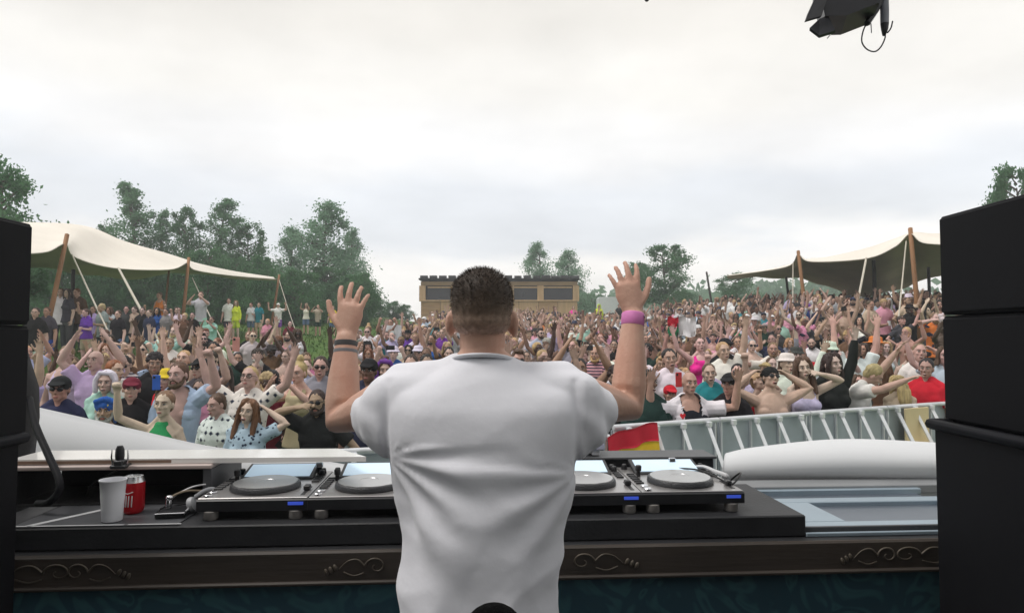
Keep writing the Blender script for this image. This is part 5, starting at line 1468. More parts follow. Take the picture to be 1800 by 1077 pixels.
# the oversized t-shirt
U = Geo()
def rowz(py): return w_(850, py, 1.64).z
def xw(py, a, b, d=1.62):
    A = w_(a, py, d); B = w_(b, py, d); return (A.x + B.x) / 2, (B.x - A.x) / 2
rows = []
for py, a, b, ry in ((1190, 706, 976, .150), (1120, 702, 976, .152), (1040, 702, 980, .150), (980, 703, 984, .146), (910, 702, 996, .143), (860, 695, 1010, .143), (810, 680, 1014, .143), (760, 668, 1030, .143), (720, 666, 1036, .138), (695, 676, 1026, .124), (672, 720, 976, .108), (652, 766, 930, .092), (636, 796, 900, .080), (630, 800, 896, .074)):
    c, hx = xw(py, a, b); rows.append((Vector((c, .012, rowz(py))), (hx - .006, ry)))
U.stack(rows, 36, 2.35)
for s_ in (-1, 1):
    sh, el = shz[s_], elb[s_]
    tz = sh.z + .052                      # the raised shoulder line, nearly level
    U.tube([(s_ * .030, -.008, rowz(640) - .030), (s_ * .075, -.004, rowz(650) - .046), (s_ * .14, .0, rowz(655) - .052), sh + Vector((-s_ * .012, .0, .010))], [(.050, .060), (.050, .066), (.052, .072), (.050, .074)], seg=14)
    ax = (el - sh)
    a = sh + Vector((-s_ * .07, -.0, -.028))
    m1 = sh.lerp(el, .12) + Vector((s_ * .0, -.012, -.020)); m2 = sh.lerp(el, .22) + Vector((s_ * .0, -.006, -.030)); m3 = sh.lerp(el, .32) + Vector((0, .0, -.034))
    U.tube([a, m1, m2, m3], [(.066, .066), (.066, .066), (.066, .066), (.069, .068)], seg=18, side=(0, 0, 1), cap=.12)
# the boxy yoke: shoulders and sleeve backs in one sweep of cloth
yk = []
for py, a_, b_x, ry, cy in ((655, 695, 1014, .050, .012), (661, 662, 1046, .074, .016), (674, 640, 1064, .092, .022), (696, 622, 1074, .106, .030), (735, 614, 1079, .112, .038), (772, 617, 1077, .108, .044), (792, 634, 1064, .098, .048), (803, 668, 1030, .080, .046)):
    c, hx = xw(py, a_, b_x, 1.68); yk.append((Vector((c, cy, rowz(py))), (hx - .030, ry * .92)))
U.stack(yk, 48, 3.6)
fold_dirs = [((.72, 0, .69), 16, .0042, 2.0), ((-.62, 0, .78), 13, .0036, 9.0), ((.25, 0, .97), 21, .0020, 5.0), ((.95, 0, .3), 11, .0030, 14.0)]
def shirt_folds(p, n):
    h = 0.0
    lo = sst(1.36, 1.10, p.z)            # looser towards the hem
    for (dx, _, dz), fr, am, sd in fold_dirs:
        u = p.x * dx + p.z * dz; v = -p.x * dz + p.z * dx
        wob = mnoise.noise(Vector((p.x * 4, p.y * 4, p.z * 3 + sd)))
        q_ = 1 - abs(mnoise.noise(Vector((u * fr * .55 + wob * .9, v * 2.4 + sd, p.y * 3)))) * 2.6
        h += am * max(-.6, q_) * (.35 + .9 * lo)
    h += .010 * mnoise.noise(Vector((p.x * 5 + 3, p.y * 5, p.z * 4))) * (.5 + lo)
    # drawn-up folds that run from the armpits toward the waist
    for s_ in (-1, 1):
        ax_, az_ = s_ * .20, 1.275 - .02 * s_
        dx = (p.x - ax_) * -s_; dz = az_ - p.z
        if dx > -.02 and dz > -.03:
            a_ = math.atan2(dz, dx + .02); rr_ = math.hypot(dx, dz)
            h += (.0075 if s_ < 0 else .0058) * math.cos(a_ * (15 if s_ < 0 else 11) + s_ * 1.7 + 3 * mnoise.noise(p * 3)) * math.exp(-((rr_ - .13) / .10) ** 2)
    if abs(p.x) > .235: h = h * .7 + .0045 * math.sin(p.x * 70 + p.z * 34 + 5 * mnoise.noise(p * 5)) * sst(1.44, 1.36, p.z)
    q_ = abs(p.x) - .222 - .02 * (p.z - 1.4)          # armhole seams
    if 1.24 < p.z < 1.47: h -= .0060 * math.exp(-(q_ / .010) ** 2) - .003 * math.exp(-((q_ - .02) / .012) ** 2)
    return h
sme = voxel(U, .0075, 1.0, 14, lambda p, n: shirt_folds(p, n) + .008, 't_shirt')
set_mats(sme, [MT['dj_shirt']]); sme.shade_smooth()
so = link('t_shirt', sme, dj)
so.modifiers.new('soft', 'SMOOTH').iterations = 2
# collar band and sleeve hems
cz_ = rowz(634)
Geo().tube([(w_(848, 634, 1.67).x + (.066) * math.cos(k * .2618), -.010 + .064 * math.sin(k * .2618), cz_ + .002 - .014 * math.sin(k * .2618)) for k in range(24)], [(.0055, .012)] * 24, seg=8, closed=True, side=(0, 0, 1)).obj('collar', MT['dj_shirt'], so, 180)
# wrist things
a = wri[-1].lerp(elb[-1], .10); ax = (elb[-1] - wri[-1]).normalized()
def band(c, ax, r_, h_, m, name):
    q_ = Vector((0, 0, 1)).rotation_difference(ax).to_matrix()
    return Geo().lathe([(r_, -h_), (r_ + .0035, -h_ * .8), (r_ + .004, 0), (r_ + .0035, h_ * .8), (r_, h_)], c, 24, True, q_).obj(name, m, dj, 50)
band(a, ax, .029, .009, mat('watch_strap', (.06, .06, .062), rough=.5), 'bracelet')
band(a + ax * .022, ax, .0305, .006, mat('bracelet_grey', (.20, .20, .21), rough=.5), 'bracelet')
a = wri[1].lerp(elb[1], .06); ax = (elb[1] - wri[1]).normalized()
mp_ = mat('pink_wristband', (.62, .20, .46), rough=.6, var=.1, scale=30)
wb_ = band(a, ax, .0295, .020, mp_, 'wristband')
Geo().slab([[a + Vector((.028, -.02, .012)), a + Vector((.030, .0, .014))], [a + Vector((.050, -.015, -.02)), a + Vector((.052, .0, -.018))], [a + Vector((.068, -.012, -.055)), a + Vector((.070, .0, -.053))]], .0015).obj('loose_end', mat('wristband_tail', (.70, .62, .70), rough=.6), wb_)
# ================================================================== THE CROWD
placed = []
def put(px, py, d, g, pk, skin, hair, hcol, top, tcol, label, rz=0, bottom='trousers', bcol='charcoal', extras=(), pattern=None, mouth=None, group=GROUP, sc=None):
    """a person whose head centre is seen at (px, py), d metres ahead, standing on the ground there"""
    if d < 10: d *= 1.2
    h = W(px, py, d); z0 = ground(h.x, h.y)
    P = pose(g, pk); hz = (P.head @ Vector((0, 0, 0)))
    s_ = (h.z - z0) / hz.z if sc is None else sc
    s_ = max(.84, min(1.13, s_))
    rot = Matrix.Rotation(R(rz), 3, 'Z')
    off = rot @ Vector((hz.x, hz.y, 0)) * s_
    loc = Vector((h.x - off.x, h.y - off.y, 0)); loc.z = ground(loc.x, loc.y)
    placed.append((loc.x, loc.y))
    return person(loc, R(rz), s_, g, pk, skin, hair, hcol, top, tcol, bottom, bcol, extras, label, group, pattern, mouth)

# ---- front rows, one by one
put(105, 684, 5.5, 'm', 'stand', 'tan', 'crop', 'dark brown', 'tee', 'navy', 'man in navy printed t-shirt and black cap beside the left speakers', 8, extras=('cap', 'sunglasses'), pattern='print', mouth=0)
put(184, 722, 5.2, 'm', 'stand', 'tan', 'crop', 'dark brown', 'tank', 'grey', 'grey-bearded man with yellow headband and blue head wrap', 14, extras=(('head_wrap', 'blue'), ('headband', 'yellow'), ('beard', 'grey')), mouth=0)
put(288, 711, 5.05, 'f', 'lfist', 'pale', 'short', 'light brown', 'halter', 'green', 'woman in bright green top raising one fist', -2, mouth=0)
put(313, 660, 5.9, 'm', 'rfist', 'fair', 'short', 'brown', 'open', 'light blue', 'bearded man in open pale blue shirt raising one fist', 4, extras=(('beard', 'brown'),), mouth=0)
put(231, 684, 5.9, 'm', 'stand', 'fair', 'crop', 'brown', 'tee', 'black', 'man in burgundy cap and black t-shirt behind the raised fist', 20, extras=(('cap', 'burgundy'),), mouth=0)
put(438, 664, 6.1, 'm', 'wide', 'fair', 'crop', 'blonde', 'tee', 'white', 'man in glasses with diamond patterned shirt and both arms spread up', 0, extras=('glasses',), pattern='diamonds', mouth=0)
put(380, 712, 5.7, 'm', 'drink', 'fair', 'short', 'brown', 'tee', 'white', 'person in white shirt with dark diamonds beside the auburn woman', -14, pattern='diamonds')
put(437, 724, 5.2, 'f', 'rhead', 'pale', 'long', 'auburn', 'tee', 'light blue', 'smiling woman with long auburn hair and hand behind her head', 4, pattern='floral', mouth=2)
put(557, 707, 5.5, 'm', 'lbrow', 'olive', 'short', 'dark brown', 'tee', 'black', 'bearded man in black t-shirt with forearm across his brow', -6, extras=('sunglasses', ('beard', 'dark brown')), mouth=0)
put(563, 646, 6.8, 'm', 'stand', 'fair', 'short', 'dark brown', 'tee', 'grey', 'dark haired man in sunglasses above the bearded man in black', 5, extras=('sunglasses',))
put(524, 656, 6.5, 'f', 'clap', 'pale', 'bun', 'blonde', 'tank', 'beige', 'woman with blonde topknot clapping near the raised left arm', -18, mouth=0)
put(116, 624, 7.6, 'm', 'stand', 'fair', 'short', 'light brown', 'tank', 'lilac', 'fair man in sunglasses and lilac tank top near the leaning pole', 6, extras=('sunglasses',))
put(167, 632, 7.0, 'm', 'over', 'fair', None, 'brown', 'tee', 'lilac', 'bald man clapping overhead below the first tent pole', 10)
put(203, 652, 6.8, 'm', 'stand', 'fair', 'short', 'red', 'tee', 'white', 'red haired man in white t-shirt turned to the side', 62)
put(186, 673, 6.2, 'f', 'stand', 'pale', 'short', 'light brown', 'tee', 'mint', 'pale woman in white hood above the yellow headband', 8, extras=(('hood', 'white'),))
put(272, 640, 7.2, 'm', 'stand', 'olive', 'curly', 'black', 'tee', 'black', 'man with black curls behind the bearded man in pale blue', 22)
put(294, 668, 6.6, 'f', 'stand', 'fair', 'long', 'brown', 'tee', 'red', 'person in yellow bucket hat behind the bearded man in pale blue', -20, extras=(('bucket_hat', 'yellow'),))
put(352, 648, 6.9, 'm', 'rfist', 'fair', 'crop', 'brown', 'tee', 'charcoal', 'man in black cap and sunglasses with raised fist behind the pale blue shirt', -8, extras=('cap', 'sunglasses'))
put(351, 684, 6.5, 'm', 'stand', 'olive', 'short', 'dark brown', 'tee', 'pink', 'man in sunglasses peering past the bearded man in pale blue', 5, extras=('sunglasses',))
put(322, 632, 7.7, 'f', 'tall', 'pale', 'ponytail', 'blonde', 'tank', 'white', 'woman in white tank top reaching up behind the black cap', 0)
put(648, 652, 6.2, 'm', 'stand', 'brown', 'crop', 'black', 'tee', 'navy', 'man in black cap and navy t-shirt beside the raised left arm', -10, extras=('cap',), mouth=0)
put(676, 652, 6.8, 'f', 'stand', 'fair', 'long', 'brown', 'tank', 'teal', 'woman in purple hood just above the white shoulder', 6, extras=(('hood', 'purple'),))
put(722, 642, 7.1, 'm', 'stand', 'fair', 'short', 'dark brown', 'tee', 'white', 'dark haired man peeping over the white shoulder nearest the purple hood', -6)
put(750, 640, 7.5, 'm', 'stand', 'olive', 'short', 'black', 'tee', 'grey', 'black haired man peeping over the white shoulder close to the neck', 8)
put(911, 634, 7.2, 'm', 'stand', 'fair', 'quiff', 'brown', 'tee', 'black', 'man in sunglasses peeping past the right side of the neck', 0, extras=('sunglasses',))
put(958, 648, 6.9, 'f', 'wide', 'tan', 'long', 'brown', 'tank', 'charcoal', 'woman with brown hair and arms up over the right white shoulder', 0)
put(1018, 650, 6.5, 'm', 'over', 'olive', 'short', 'black', None, 'white', 'bare chested man clapping overhead beside the raised right arm', 6)
put(1140, 672, 5.9, 'm', 'stand', 'brown', 'short', 'black', 'tee', 'dark green', 'man in dark green t-shirt beside the raised right arm', 16)
put(1084, 665, 6.3, 'm', 'lwide', 'tan', 'curly', 'dark brown', 'tee', 'black', 'curly haired man just behind the raised right forearm', 4)
put(1212, 674, 6.0, 'm', 'bent', 'tan', None, 'grey', 'open', 'white', 'bald man in open white shirt over black top with hands up', 6, mouth=0)
put(1247, 657, 6.9, 'm', 'rfist', 'fair', 'crop', 'brown', 'tee', 'teal', 'smiling man in teal t-shirt behind the bald man', 0, mouth=2)
put(1282, 676, 6.1, 'm', 'stand', 'tan', 'crop', 'black', 'tee', 'black', 'man in black cap and black t-shirt looking sideways', -42, extras=('cap',), mouth=0)
put(1355, 664, 6.35, 'm', 'head', 'fair', 'crop', 'dark brown', None, 'white', 'shirtless man in dark hat and sunglasses with hands behind his head', 2, extras=(('cap_backwards', 'black'), 'sunglasses'), mouth=2)
put(1411, 648, 6.6, 'f', 'rbrow', 'pale', 'long', 'brown', 'dress', 'lilac', 'woman in lilac dress with one arm over her head', 4, mouth=1)
put(1463, 634, 6.8, 'f', 'rtall', 'pale', 'long', 'dark brown', 'long', 'black', 'woman with long dark hair in black long sleeved top', 6, mouth=1)
put(1536, 662, 6.9, 'm', 'bow', 'fair', 'short', 'blonde', 'tee', 'white', 'blond man in white t-shirt bowing forward with arms out', 48)
put(1578, 676, 7.1, 'f', 'back', 'fair', 'long', 'blonde', 'tee', 'beige', 'woman with long blonde hair turned away near the red t-shirt', 168)
put(1628, 648, 7.2, 'm', 'stand', 'tan', 'short', 'black', 'tee', 'red', 'man in red t-shirt looking away beside the right speakers', -48)
put(1616, 612, 8.0, 'm', 'rhead', 'fair', 'crop', 'light brown', 'tee', 'white', 'fair man in white t-shirt behind the red t-shirt', -10)
put(1660, 610, 7.6, 'f', 'wide', 'fair', 'bob', 'brown', 'tee', 'light blue', 'woman in pale blue top half hidden by the right speakers', -20)
put(1502, 606, 8.3, 'm', 'tall', 'fair', 'short', 'brown', 'tee', 'white', 'man in white t-shirt with arms straight up behind the dark haired woman', 150)
put(1540, 592, 8.9, 'm', 'stand', 'tan', 'short', 'brown', 'tee', 'brown', 'man in wide orange-brown hat under the thick white guy rope', 10, extras=(('brim_hat', 'orange'),))
put(1459, 600, 8.4, 'f', 'clap', 'pale', 'long', 'light brown', 'tank', 'white', 'woman in white bucket hat and sunglasses above the dark haired woman', 4, extras=(('bucket_hat', 'white'), 'sunglasses'))
put(1384, 640, 7.3, 'f', 'rwide', 'pale', 'ponytail', 'brown', 'long', 'white', 'woman in white top with raised sleeve beside the shirtless man', -6, extras=(('bucket_hat', 'white'),))
put(1177, 628, 7.2, 'm', 'lwide', 'tan', 'short', 'black', 'tee', 'white', 'man in white t-shirt reaching out left of the bald man', 10)
put(1230, 588, 9.5, 'f', 'wide', 'pale', 'bun', 'brown', 'tank', 'neon pink', 'woman in bright pink top far behind the bald man', 0)
put(1275, 596, 9.0, 'm', 'stand', 'olive', 'crop', 'black', 'tee', 'black', 'man in black cap between two white shirts above the teal t-shirt', 4, extras=('cap',))
put(1272, 612, 8.2, 'm', 'rtall', 'fair', 'short', 'blonde', 'tee', 'white', 'blond man in white shirt with one arm up above the teal t-shirt', -8)
# ---- people standing apart on the left bank and near the cabin
put(353, 519, 23.5, 'm', 'clap', 'fair', 'short', 'brown', 'tee', 'silver', 'man in grey t-shirt and mint shorts standing tall on the bank', 6, bottom='shorts', bcol='mint')
put(402, 529, 27, 'm', 'stand', 'fair', 'short', 'dark brown', 'tee', 'white', 'man in white t-shirt and dark shorts beside the neon yellow top', 4, bottom='shorts', bcol='charcoal')
put(415, 533, 27, 'f', 'stand', 'pale', 'long', 'light brown', 'long', 'neon yellow', 'woman in neon yellow top standing on the bank', -6, bottom='shorts', bcol='neon yellow')
put(441, 540, 28, 'f', 'drink', 'fair', 'ponytail', 'brown', 'tee', 'white', 'woman in white top on the bank next to the teal shirt', 8, bottom='shorts', bcol='denim')
put(455, 543, 28, 'm', 'stand', 'fair', 'short', 'brown', 'tee', 'teal', 'man in teal shirt on the bank left of the third tent pole', -10, bottom='shorts', bcol='beige')
put(489, 540, 29, 'm', 'bent', 'fair', 'crop', 'blonde', 'tee', 'white', 'man in white shirt and cap on the bank right of the third tent pole', 0, bottom='shorts', bcol='purple', extras=(('cap', 'white'),))
put(538, 541, 32, 'f', 'phone', 'fair', 'long', 'brown', 'tank', 'white', 'woman in white tank top and denim shorts on the green gap', 0, bottom='shorts', bcol='denim')
put(559, 540, 32, 'm', 'clap', 'tan', None, 'brown', 'tee', 'beige', 'man in beige shirt and green shorts on the green gap', 0, bottom='shorts', bcol='dark green')
put(585, 548, 33, 'm', 'stand', 'fair', 'short', 'light brown', 'tee', 'yellow', 'man in yellow shirt on the bank beside the raised left hand', 0, bottom='shorts', bcol='denim')
put(107, 510, 20.5, 'm', 'stand', 'fair', 'short', 'brown', 'tee', 'white', 'man in white shirt under the tent between the two nearest poles', 10)
put(119, 514, 20.5, 'f', 'stand', 'pale', 'long', 'dark brown', 'tee', 'charcoal', 'woman in dark top under the tent left of the dark pole', -20)
put(135, 510, 21, 'm', 'drink', 'fair', 'short', 'auburn', 'tee', 'brown', 'man in brown shirt under the tent right of the dark pole', 4)
put(62, 550, 15, 'm', 'stand', 'fair', 'short', 'dark brown', 'tee', 'black', 'man in black shirt and white shorts at the foot of the leaning pole', 12, bottom='shorts', bcol='white')
put(280, 520, 24, 'f', 'drink', 'tan', 'short', 'brown', 'tank', 'orange', 'person in orange top under the middle of the cream tent', 0)
put(976, 522, 42, 'm', 'stand', 'tan', 'short', 'black', 'long', 'navy', 'man in dark navy clothes in front of the right cabin window', 0, sc=1.1)
put(1008, 537, 42, 'm', 'stand', 'tan', 'short', 'brown', 'tee', 'neon pink', 'person in bright pink shirt beside the right corner of the cabin', 0)
put(1053, 533, 44, 'm', 'stand', 'tan', 'short', 'brown', 'long', 'neon yellow', 'person in neon yellow jacket on the skyline beside the van', 0, extras=(('hood', 'neon yellow'),))
put(1088, 538, 44, 'm', 'stand', 'tan', 'short', 'black', 'tee', 'black', 'person in black on the skyline behind the pink wristband', 0)
for px, py, d, c, lb in ((1628, 518, 21, 'black', 'man in black standing highest under the right tent'), (1650, 520, 21, 'navy', 'person in navy at the edge of the right speakers under the tent'), (1575, 520, 23, 'charcoal', 'person in charcoal under the right tent between rope and pole'), (1548, 524, 24, 'black', 'person in black beside the dark middle pole of the right tent'), (1602, 524, 22, 'brown', 'person in brown by the near pole of the right tent')):
    put(px, py, d, rnd.choice('mf'), 'stand', 'tan', 'short', 'black', 'tee', c, lb, rnd.uniform(-20, 20))
bank = [(150, 560, 17, 'purple', 'f'), (163, 545, 18, 'lilac', 'm'), (178, 541, 17.5, 'grey', 'm'), (192, 556, 18, 'silver', 'f'), (207, 562, 17, 'black', 'm'), (222, 548, 19, 'charcoal', 'm'), (236, 545, 19, 'beige', 'f'), (250, 556, 18.5, 'black', 'm'), (262, 560, 18, 'navy', 'm'), (276, 555, 19, 'blue', 'f'), (291, 552, 19, 'grey', 'm'), (311, 548, 20, 'white', 'f'), (324, 560, 18.5, 'brown', 'm'), (338, 566, 19, 'black', 'm'), (372, 566, 19, 'mint', 'f'), (470, 566, 21, 'pink', 'f'), (510, 570, 22, 'burgundy', 'm'), (82, 548, 16, 'charcoal', 'm')]
lm = ['beside the dark tent pole', 'under the tent near the dark pole', 'under the tent by the thin guy rope', 'left of the thin guy rope', 'below the thin guy rope', 'between the two guy ropes', 'under the middle of the tent', 'left of the thick guy rope', 'close to the thick guy rope', 'where the thick guy rope passes', 'right of the thick guy rope', 'just left of the second tent pole', 'at the foot of the second tent pole', 'just right of the second tent pole', 'below the man in mint shorts', 'below the third tent pole', 'right of the third tent pole', 'left of the leaning pole']
for (px, py, d, c, g_), l_ in zip(bank, lm):
    put(px, py, d, g_, rnd.choice(['stand', 'stand', 'drink', 'clap', 'lfist']), rnd.choice(['fair', 'tan', 'pale']), 'short' if g_ == 'm' else rnd.choice(['long', 'ponytail', 'bob']), rnd.choice(['dark brown', 'brown', 'black', 'blonde']), 'tee', c, f"{'man' if g_ == 'm' else 'woman'} in {c} t-shirt on the bank {l_}", rnd.uniform(-30, 30), bottom='shorts', bcol=rnd.choice(['denim', 'charcoal', 'blue', 'beige']))
# white sheet held up on the bank, left of the cabin
put(686, 566, 19.5, 'm', 'phone', 'tan', 'short', 'dark brown', 'tee', 'black', 'man holding up a white sheet left of the cabin', 0)
bs = W(688, 585, 18.9)
tag(Geo().slab([[bs + Vector((-.28 + .056 * k, .02 * math.sin(k * 1.4), .22 - .11 * j + .01 * math.sin(k))) for k in range(11)] for j in range(5)], .003).obj('banner', mat('banner_white', (.72, .73, .75), rough=.8, var=.04)), label='blank white sheet held up in the crowd left of the cabin', cat='banner')

# objects in hands / worn emblem
bald = next(o for o in bpy.data.objects if o.get('label', '').startswith('bald man in open white shirt'))
vo = link('tank_top', garment(pose('m', 'bent'), 'tank'), bald); vo.color = (.016, .018, .026, 1)
hz = Geo(); hp_ = [(.0, -.03), (.028, .004), (.026, .022), (.012, .028), (0, .016), (-.012, .028), (-.026, .022), (-.028, .004)]
hz.prism(hp_, 0, .006, Matrix.Translation((-.118, -.152, 1.345)) @ Matrix.Rotation(R(82), 4, 'X'))
hz.obj('heart_emblem', mat('heart_red', (.65, .01, .02), rough=.6), bald)
def held(px, py, d, c, label, rot=0, name='phone', size=(.075, .009, .15)):
    t = thing(name, label, name, W(px, py, d * 1.2), R(rot), 'things held up in the crowd')
    Geo().box((0, 0, 0), size, ch=.004).obj('case', mat(name + '_case', c, rough=.4), t)
    if name == 'phone':
        Geo().box((0, .0055, 0), (size[0] - .008, .002, size[2] - .014)).obj('screen', MT['display'], t)
        Geo().box((-.02, -.0055, .052), (.022, .003, .026), ch=.001).obj('camera_bump', MT['black_plastic'], t)
    return t
held(1193, 667, 5.7, (.55, .02, .03), 'red phone held up by the bald man', 20)
held(415, 605, 5.9, (.62, .28, .24), 'pinkish phone in the raised hand of the man in glasses', 40)
held(275, 672, 5.6, (.03, .12, .50), 'blue phone beside the yellow bucket hat', 15)

# ---- the rest of the nearest 300, standing where there is room
def fence_y(x):
    if x >= BA.x: return BA.y + (x - BA.x) * bdir.y / bdir.x
    if x >= BL.x: return BL.y + (x - BL.x) / (BA.x - BL.x) * (BA.y - BL.y)
    return BL.y - (BL.x - x) * .06
rc = random.Random(77)
cand = []
tries = 0
cell = {}
def near(x, y, dmin):
    for (a, b) in cell.get((int(x // 1), int(y // 1)), []): pass
    for i in range(int(x // 1) - 1, int(x // 1) + 2):
        for k in range(int(y // 1) - 1, int(y // 1) + 2):
            for (a, b) in cell.get((i, k), []):
                if (a - x) ** 2 + (b - y) ** 2 < dmin * dmin: return True
    return False
def reg(x, y): cell.setdefault((int(x // 1), int(y // 1)), []).append((x, y))
for x, y in placed: reg(x, y)
def crowd_ok(x, y):
    px = 900 + x / y * F
    if px < 28 or px > 1712: return False
    if y < fence_y(x) + .42: return False
    # open grass on the left bank
    if x < -4.0 and y > 12.5 + (x + 9) * 1.7: 
        return False
    if x > 5 and y > 34: return False
    if y > 12 and (525 < px < 592 or 396 < px < 436): return False      # grass shows here
    if y > 9 and 70 < px < 128: return False
    return True
while len(cand) < 212 and tries < 60000:
    tries += 1
    y = 6.0 + 14 * rc.random() ** .85; x = rc.uniform(-.74, .72) * y
    if not crowd_ok(x, y) or near(x, y, .50 + .012 * y): continue
    # nobody who would hide wholly behind the man or cover a front-row face
    px = 900 + x / y * F
    if y < 7.6 and any(abs(px - (900 + a / b * F)) < 40 and b > y for a, b in placed): continue
    if 715 < px < 985 and y < 9.5: continue
    reg(x, y); cand.append((x, y))
cand.sort(key=lambda p: p[1])
made = []
LAND = [(-1e9, 90, 'near the left speakers'), (90, 200, 'below the first leaning tent pole'), (200, 330, 'behind the bearded man in pale blue'), (330, 480, 'behind the man with arms spread'), (480, 590, 'left of the raised left forearm'), (590, 700, 'behind the raised left forearm'), (700, 800, 'over the left white shoulder'), (800, 905, 'behind the dark cropped head'), (905, 1060, 'over the right white shoulder'), (1060, 1150, 'behind the raised right forearm'), (1150, 1240, 'behind the bald man in open shirt'), (1240, 1330, 'behind the black cap'), (1330, 1440, 'behind the shirtless man'), (1440, 1560, 'behind the dark haired woman'), (1560, 1e9, 'beside the right speakers')]
hw = {'crop': 'close-cropped', 'short': 'short', 'curly': 'curly', 'long': 'long', 'bun': 'bunned', 'ponytail': 'ponytailed', 'quiff': 'swept-up', 'bob': 'bobbed', 'fringe': 'fringed'}
pw = {'stand': 'standing', 'drink': 'holding a hand out', 'wide': 'arms spread up', 'tall': 'both arms straight up', 'ltall': 'one arm straight up', 'rtall': 'an arm straight up', 'lfist': 'one fist up', 'rfist': 'a fist up', 'clap': 'clapping', 'over': 'clapping overhead', 'bent': 'hands up beside the head', 'phone': 'both hands held up in front', 'head': 'hands behind the head', 'rhead': 'a hand behind the head', 'lbrow': 'forearm on brow', 'rbrow': 'forearm over head', 'reach': 'reaching forward', 'lwide': 'one arm flung out', 'rwide': 'an arm flung out'}
tw = {'tee': 't-shirt', 'long': 'long sleeved top', 'tank': 'tank top', 'dress': 'dress'}
seen_labels = set(o.get('label') for o in bpy.data.objects if o.get('label'))
poses_w = ['stand'] * 11 + ['wide'] * 3 + ['tall'] * 1 + ['ltall'] * 2 + ['rtall'] * 2 + ['lfist'] * 2 + ['rfist'] * 2 + ['clap'] * 3 + ['over'] * 3 + ['bent'] * 5 + ['phone'] * 2 + ['head', 'rhead', 'lbrow', 'rbrow', 'reach', 'reach', 'lwide', 'lwide', 'rwide', 'rwide', 'drink']
tops_c = ['white'] * 12 + ['black'] * 8 + ['navy'] * 2 + ['grey'] * 3 + ['light blue'] * 2 + ['pink'] * 3 + ['lilac'] * 3 + ['red'] * 1 + ['green'] * 1 + ['dark green', 'beige', 'beige', 'teal', 'purple', 'blue', 'orange', 'charcoal', 'charcoal', 'charcoal', 'brown', 'burgundy', 'mint', 'silver', 'silver']
for (x, y) in cand:
    for _ in range(40):
        g_ = 'm' if rc.random() < .62 else 'f'
        pk = rc.choice(poses_w)
        if g_ == 'm':
            hair = rc.choice(['short'] * 5 + ['crop'] * 4 + ['curly', 'quiff', 'quiff', 'short']); top = rc.choice(['tee'] * 6 + ['tank'] * 2 + [None] * 2 + ['long'])
        else:
            hair = rc.choice(['long'] * 5 + ['bun', 'ponytail', 'ponytail', 'bob', 'short', 'fringe']); top = rc.choice(['tee'] * 3 + ['tank'] * 6 + ['dress', 'long'])
        hc = rc.choice(['dark brown'] * 4 + ['brown'] * 4 + ['black'] * 3 + ['blonde'] * 3 + ['light brown'] * 3 + ['auburn', 'grey'])
        tc_ = rc.choice(tops_c)
        ex = []
        u = rc.random()
        hat = None
        if u < .14: hat = rc.choice(['cap', 'cap', 'cap_backwards', 'bucket_hat', 'brim_hat'])
        hcx = rc.choice(['black', 'white', 'white', 'navy', 'beige', 'red', 'charcoal'])
        if hat:
            ex.append((hat, hcx))
            if hair in ('bun', 'curly', 'quiff'): hair = 'short'
        sg = rc.random() < .28
        if sg: ex.append('sunglasses')
        bd = g_ == 'm' and rc.random() < .3
        if bd: ex.append(('beard', hc if hc in HC else 'brown'))
        px = 900 + x / y * F
        land = next(l for a, b, l in LAND if a <= px < b)
        row = 'close' if y < 9 else ('well back' if y < 12.5 else 'far back')
        who = 'man' if g_ == 'm' else 'woman'
        dsc = []
        if bd: dsc.append('bearded')
        if hat: h_ = f"in {hcx} {hat.replace('_', ' ') if hat != 'cap_backwards' else 'backwards cap'}"
        elif hair is None: dsc.append('bald'); h_ = ''
        else: h_ = f"with {hw[hair]} {hc} hair"
        cl_ = 'bare chest' if top is None else f"{tc_} {tw[top]}"
        lab = ' '.join((' '.join(dsc + [who]) + ' ' + (h_ + ' and ' if h_ else 'in ') + cl_ + ', ' + pw[pk] + ', ' + land).split())
        n_w = len(lab.replace(',', ' ').split())
        if n_w > 16: lab = lab.replace(', ' + pw[pk], '')
        if lab not in seen_labels and len(lab.replace(',', ' ').replace('-', '-').split()) <= 16: break
    seen_labels.add(lab)
    sk = rc.choice(['fair'] * 5 + ['pale'] * 3 + ['tan'] * 4 + ['olive'] * 2 + ['brown', 'dark'])
    pat = None
    if top in ('tee', 'dress') and rc.random() < .22: pat = rc.choice(['print', 'floral', 'diamonds', 'stripes'])
    t_p = person((x, y, ground(x, y)), R(rc.gauss(0, 16)) + math.atan2(x, -y) * .0 + math.atan2(-x, y) * -.0 - math.atan2(x, y) * .5, rc.uniform(.95, 1.06) * (1 if g_ == 'm' else .955), g_, pk, sk, hair, hc, top, tc_, rc.choice(['shorts', 'shorts', 'trousers']), rc.choice(['denim', 'charcoal', 'black', 'beige', 'grey']), ex, lab, GROUP, pat)
    made.append((t_p, g_, pk, lab))
print('individual people', len(placed) + len(cand), 'tries', tries)

